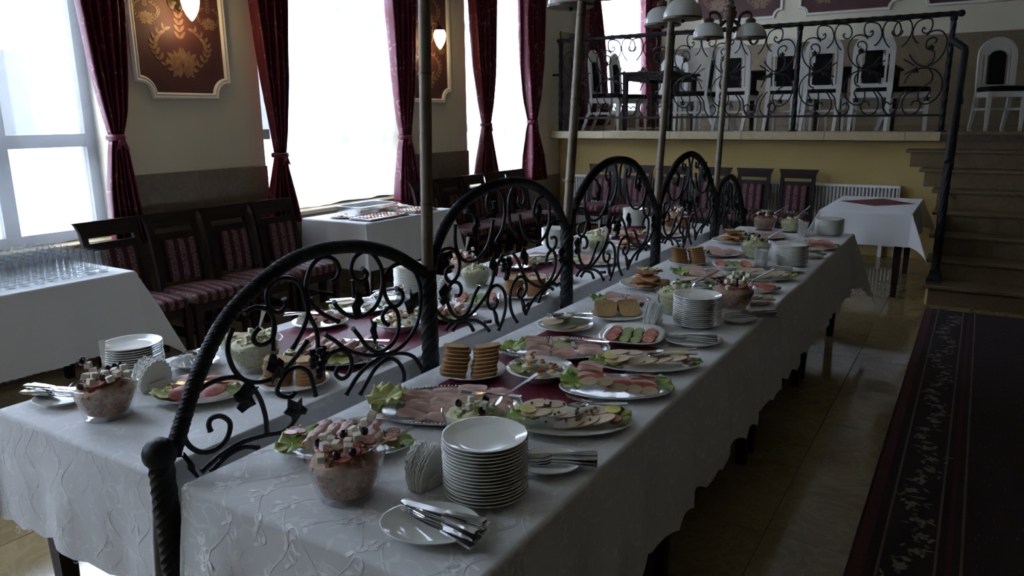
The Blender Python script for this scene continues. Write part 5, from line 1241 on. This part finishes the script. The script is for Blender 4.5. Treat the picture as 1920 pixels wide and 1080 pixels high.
# ---- then the food and the cutlery, set down piece by piece
for d in DL:
    k, i = d.k, d.i; a, b_ = d.a, d.b
    if k in ('tomato_bowl', 'green_bowl'):
        s_, nm, tom = d.s_, d.nm, d.tom
        if i in ('r1a','r1h','r2f','r2g','r3d','r4a','r4b','l1a','l1g','l2d','l3c'):
            aa = {'r1a':.3,'r1h':.75,'r2f':.6,'r2g':.6,'r3d':.6,'r4a':.6,'r4b':.8,'l1a':2.6,'l1g':2.2}.get(i, 2.0); d.sp = aa
            o = link('serving_spoon', T_['spoon'][0]); dd = Vector((cos(aa), sin(aa), 0))
            tip = Vector((d.x, d.y, .7512+.086*s_))+dd*.026*s_; out = Vector((d.x, d.y, .7512))+dd*.122*s_+Vector((0,0,.150))
            xa = (tip-out).normalized(); ya = Vector((0,0,1)).cross(xa).normalized(); za = xa.cross(ya); mm_ = Matrix((xa, ya, za)).transposed().to_4x4(); mm_.translation = out-xa*.055; o.matrix_world = mm_
            tag(o, f'steel serving spoon standing in the {nm} salad, {d.where}', 'spoon', 'salad serving spoons'); solid(o.data, mm_)
        else: d.sp = None
        d.sink = .0022
        def free(aa, rr):            # keep clear of the spoon handle
            if d.sp is None: return aa
            df = (aa-d.sp+pi) % (2*pi)-pi
            return d.sp+(.62 if df >= 0 else -.62) if abs(df) < .62 and rr > .02 else aa
        if tom:
            for q in range(9): rr = .058*math.sqrt((q+.7)/9); aa = free(q*1.9+.4, rr); d.put('tomato_slice', rr*cos(aa), rr*sin(aa), .108, aa, .22, .12, .8)
            d.sink = .0012
            seq = ['feta_cube']*11+['olive']*7; rnd.shuffle(seq); nf, no_ = (11, 7) if not d.far else (8, 4); tot = nf+no_; q = 0; cnt = {'feta_cube':nf, 'olive':no_}
            while nf_left(cnt):
                key = seq[q % len(seq)]
                if cnt[key] == 0: key = 'olive' if key == 'feta_cube' else 'feta_cube'
                cnt[key] -= 1; rr = .069*math.sqrt((q+.5)/tot); aa = q*2.39996
                if d.sp is not None and abs((aa-d.sp+pi) % (2*pi)-pi) < .75 and rr > .012: aa = d.sp+(.8 if ((aa-d.sp+pi) % (2*pi)-pi) >= 0 else -.8)
                d.put(key, rr*cos(aa), rr*sin(aa), .117, rnd.uniform(0,3), rnd.uniform(-.25,.25), rnd.uniform(-.25,.25), .95); q += 1
        else:
            if i in ('r3d', 'l1g'): d.put('lettuce_leaf_pale', .0, .030, .110, .4, .1, 0, .62, zs=.6)
            for q in range(3): aa = free(q*2.1+.5, .028); d.put('feta_cube', .028*cos(aa), .028*sin(aa), .112, aa, .2, .1, .8)
            for q in range(3 if i in ('r1h','r3d') else 0): aa = free(q*2.1+1.5, .044); d.put('olive', .044*cos(aa), .044*sin(aa), .110, 0, .4, .2)
    elif k == 'cutlery':
        key = CUTKEY[i]; off = CUTOFF.get(i, 0); ba = CUTANG[i]; fan = .08 if i == 'r1e' else .05
        for q in range(8):
            aa = ba+((q*3 % 8)-3.5)*fan*.6+rnd.uniform(-.02,.02); L2 = (.105 if key == 'knife' else .075)+off; pv = ((q*3 % 8)-3.5)*.0075
            d.put(key, L2*cos(ba)-pv*sin(ba), L2*sin(ba)+pv*cos(ba), .014+.005*q, aa+pi)
    elif k == 'bread2':
        for c_, sx_ in enumerate((-.050, .048)):
            for q, tl_ in reversed(list(enumerate((62, 58, 52, 40, 22)))): d.put('bread_slice', sx_, -.030+.0165*q, .013, .04*(1 if c_ else -1), R(tl_), 0, .95)
    elif k == 'bread' and d.sd == 'L':
        for c_, sx_ in enumerate((-.053, .053)):
            for q in range(7): d.put('bread_slice', sx_*(1 if d.a > .10 else .9)+rnd.uniform(-.002,.002), -.042+.004*q, .016+.011*q, rnd.uniform(-.03,.03), 0, 0, .96 if d.a > .10 else .86)
    elif k == 'bread':
        for c_, sx_ in enumerate((-.054, .044)):
            for q in range(8): d.put('bread_slice', sx_+.001*q+rnd.uniform(-.003,.003), -.084+.0130*q, .016+.0105*q, .08+rnd.uniform(-.05,.05), R(-5), 0, .92)
    elif k == 'eggs':
        d.put('lettuce_leaf_pale' if d.sd == 'R' else 'lettuce_leaf', -.058, -.012, .020, .3, 0, .1, .8, zs=.6); d.put('lettuce_leaf', -.050 if d.sd == 'R' else .02, .048, .022, 1.3, 0, .05, .7, zs=.6)
        for q in range(7): aa = q*pi/3+.3; rr = .045 if q < 6 else 0; d.put('stuffed_egg', rr*cos(aa)+.006, rr*sin(aa), .018, aa, 0, 0, .84)
        for q in range(5): aa = q*1.3+.8; d.put('pepper_strip', .045*cos(aa), .045*sin(aa), .047, q*1.1)
    elif k == 'veg':
        for q in reversed(range(7)):
            for c_ in range(2): d.put('cucumber_slice', -.021+.042*c_+.003*sin(q), -.062+.0200*q, .016, 0, R(24), 0, .98)
            for c_ in (-1, 1): d.put('tomato_slice', c_*.068+.003*sin(q*2), -.062+.0205*q, .016, rnd.uniform(-.1,.1), R(24), 0, .90)
    elif k == 'pizza':
        for q in reversed(range(9)): aa = q*2.4; rr = a*.50*math.sqrt(q/9); d.put('pancake', rr*cos(aa), rr*sin(aa), .014+.007*(8-q), aa, rnd.uniform(-.05,.05), rnd.uniform(-.05,.05), .92)
        for q in range(4): aa = q*1.7; d.put('tomato_slice', .055*cos(aa), .055*sin(aa), .045, 0, .1, .1, .8)
        for q in range(2): d.put('lettuce_leaf_pale', .03*cos(q*3), .03*sin(q*3), .058, q, 0, 0, .6, zs=.6)
        if i == 'r3h': pass
    elif k == 'tray':
        d.put('lettuce_leaf_pale' if i == 'r1g' else 'lettuce_leaf', -a*.80, 0, .014, rnd.uniform(0,6), 0, .1, min(1.1, b_/.11), zs=.8)
        if i == 'r1g': d.put('lettuce_leaf_pale', -a*.80, b_*.25, .030, 2, .1, .1, 1.0); d.put('lettuce_leaf_pale', -a*.76, -b_*.25, .026, 4, -.1, .1, .95)
        if i in ('l1j', 'l2g'): d.put('lettuce_leaf_pale', .02, -b_*.72, .016, 0, .05, 0, 1.0, zs=.6); rolls(d, 7 if i == 'l1j' else 5)
        else:
            nc = max(2, int(a*1.42/.074)); xs = rng(-a*.58, a*.86, nc); nr = max(4, int(b_*1.6/.0225))
            for j, y in reversed(list(enumerate(rng(-b_*.84, b_*.84, nr)))):
                for q, x in enumerate(xs):
                    if not d.ok(x*.92, y, .82): continue
                    f_ = (q+.5)/nc; key = 'cheese_slice' if (.42 < f_ < .62 and nc > 2 and y > -.02 and i in ('r1g','r1m','r2j')) else ('ham_slice_dark' if (f_ > .66 and y > 0) or rnd.random() < .22 else 'ham_slice')
                    d.put(key, x+rnd.uniform(-.004,.004), y+rnd.uniform(-.002,.002), .011, rnd.uniform(-.12,.12), R(rnd.uniform(20,28)), 0, rnd.uniform(.82,.95))
        if i in ('r1g', 'r1m', 'l1j'): d.put('fork', a*.98, .02, .030, pi-.25)
    elif k == 'platter':
        if i == 'r1b':
            ends(d)
            for q in range(4): d.put('tomato_slice', -a*.74+.016*(q % 2), b_*(.36-.24*q), .024, q, .1, .05, .75)
            for q in range(3): d.put('tomato_slice', a*.70, b_*(.34-.32*q), .026, q, .1, .05, .75)
            xs = rng(-a*.50, a*.50, 5)
            for layer in (0, 1):
                for y in (b_*.38, -b_*.34):
                    for x in xs: d.put('ham_roll', x+.017*layer, y, .012+.02*layer, R(84)+rnd.uniform(-.05, .05), 0, 0, .80)
            d.put('spoon', a*1.02, b_*.42, .034, R(186))
        elif i in ('r1l', 'r2m', 'r3j', 'l1f', 'l2j'):
            ends(d, True, i == 'l1f')
            rows(d, 'red_slice', rng(-a*.66, a*.66, max(2, int(a*1.4/.066))), rng(-b_*.45, b_*.74, max(4, int(b_*1.35/.0185))), .46, sc_=.80, alt='ham_slice_dark' if d.sd == 'L' else 'ham_slice')
            if i == 'r1l': [d.put('roast_slice', -a*.5+a*.25*q, -b_*.60, .016, .1*q, .25, 0, .62) for q in reversed(range(5))]
            if i == 'l2j': [d.put('pepper_strip', .03*cos(q*1.25), .03*sin(q*1.25), .03, q) for q in range(5)]
            if not d.far: d.put('fork', a*.85, b_*.1, .030, R(184))
        elif i == 'l1k':
            d.put('lettuce_leaf', -a*.5, b_*.5, .016, 1, 0, .05, .9, zs=.6); rows(d, 'salami_slice', rng(-a*.5, a*.7, 3), rng(-b_*.5, b_*.6, 6), .42, sc_=.74); d.put('fork', -a*1.25, .012, .028, R(-4)); d.put('fork', -a*1.2, -.022, .028, R(4))
        else:
            if i in ('r1p', 'l1h'): d.put('lettuce_leaf', -.03, b_*.66, .018, 1, -.05, 0, .9, zs=.7); d.put('lettuce_leaf', .045, b_*.60, .018, 2, -.05, 0, .75, zs=.7)
            else: ends(d)
            if i in ('r1i', 'r1n'): d.put('tomato_slice', a*.70, -b_*.22, .022, 0, .1, 0, .9)
            rows(d, 'roast_slice', rng(-a*.66, a*.62, max(3, int(a*1.4/.045))), rng(-b_*.52, b_*.58, max(2, int(b_*1.3/.052))), .10, 0, .003, .013, .82, .92)
            if i == 'r1i':
                for q in range(26):
                    x, y = rnd.gauss(0, .05), rnd.gauss(0, .025)
                    if d.ok(x, y, .7): d.put('caper', x, y, .0205)
            if i in ('r1i', 'r1n'): d.put('lemon_slice', a*.70, b_*.14, .028, 0, .1, 0); d.put('lemon_slice', -a*.66, -b_*.18, .026, 0, .1, .1)
            if i in ('r1p', 'r1i', 'l1l', 'r1n'):
                d.put('spoon' if i != 'l1l' else 'fork', a*.95 if i != 'l1l' else -a*1.2, b_*.35 if i == 'r1i' else .0, .030, R(178) if i != 'l1l' else 0); d.put('fork', a*.98 if i != 'l1l' else -a*1.15, (b_*.35 if i == 'r1i' else 0)+.040, .028, R(184) if i != 'l1l' else .08)

# ================================================================ GLASSES AND THE TRAY TABLE
GL = B().lathe([(0,0),(.0235,0),(.0245,.002),(.0325,.118),(.0318,.1185),(.0235,.012),(0,.010)], 16).mesh('drinking_glass', M_['glass'], True, 35)
for ix in range(10):
    for iy in range(12):
        o = link('drinking_glass', GL, None, (-4.795+.0705*ix+rnd.uniform(-.002,.002), 1.50+.0695*iy+rnd.uniform(-.002,.002), .7512)); tag(o, 'clear tapered drinking glass in the close-packed block on the white cloth', 'glass', 'drinking glasses in a block')
def pan(lab, cx, cy, sx_, sy_, h, t=.004, rim=.018, mat='steel'):
    b = B(); hx, hy = sx_/2, sy_/2
    rs = []
    for ins, z in ((.02,0),(.0+rim,h),(0,h),(0,h+.003),(rim+.002,h+.003),(.022,t)): rs.append([(-hx+ins,-hy+ins,z),(hx-ins,-hy+ins,z),(hx-ins,hy-ins,z),(-hx+ins,hy-ins,z)])
    b.rings(rs); o = part('food_tray', b, M_[mat], None, False, loc=(cx, cy, .7512)); tag(o, lab, 'tray', 'steel trays on the tray table'); return o
pan('deep empty steel pan on the tray table against the window sill', -4.70, 5.03, .32, .53, .07)
pan('flat steel tray of canapes along the open edge of the tray table', -4.345, 4.80, .27, .54, .018)
pan('flat steel tray of canapes at the platform end of the tray table', -4.36, 5.29, .30, .36, .018)
CAN = [B().lathe([(0,0),(.018,0),(.019,.004),(.017,.010),(.010,.015),(0,.016)], 9).mesh('canape', FC[q], True, 50) for q in ('tomato', 'cheese', 'red', 'eggwhite')]
for (cx, cy, nx, ny, nm) in ((-4.345, 4.80, 5, 11, 'on the flat tray along the open edge of the tray table'), (-4.36, 5.29, 5, 7, 'on the flat tray at the platform end of the tray table')):
    for ix in range(nx):
        for iy in range(ny):
            o = link('canape', rnd.choice(CAN), None, (cx+(ix-(nx-1)/2)*.043, cy+(iy-(ny-1)/2)*.0425, .7556), (0, 0, rnd.uniform(0, 6)), (1, 1, rnd.uniform(.8, 1.5))); tag(o, f'small bite-size canape {nm}', 'canape', f'canapes {nm}')
o = link('platter', PLATE, None, (-4.62, 4.62, .7512), None, (.13, .10, 1)); reg(o); tag(o, 'white oval plate of cold cuts on the tray table beside the deep pan', 'platter')
d = Dish('platter', 'tt', 650, 402, 10, 1, 0, 'L', 1); d.M = Matrix.Translation((-4.62, 4.62, .7537)); d.adj = 'oval plate beside the deep pan'; d.where = 'tray table by the window'
for q in range(9): a = q*2.4; d.put(('ham_slice', 'cheese_slice', 'red_slice')[q % 3], .06*math.sqrt(q/9)*cos(a)*1.4, .06*math.sqrt(q/9)*sin(a), .014+.002*q, a, .15, .15, .8)
o = link('white_platter', PLATE, None, (-4.68, 5.43, .7512), None, (.11, .09, 1)); reg(o); tag(o, 'white plate of pink cold cuts on the tray table by the drape', 'platter')
d.M = Matrix.Translation((-4.68, 5.43, .7537)); d.adj = 'white plate by the drape'
for q in range(7): a = q*2.4; d.put('ham_slice', .05*math.sqrt(q/7)*cos(a)*1.3, .05*math.sqrt(q/7)*sin(a), .014+.004*q, a, .15, .15, .8)
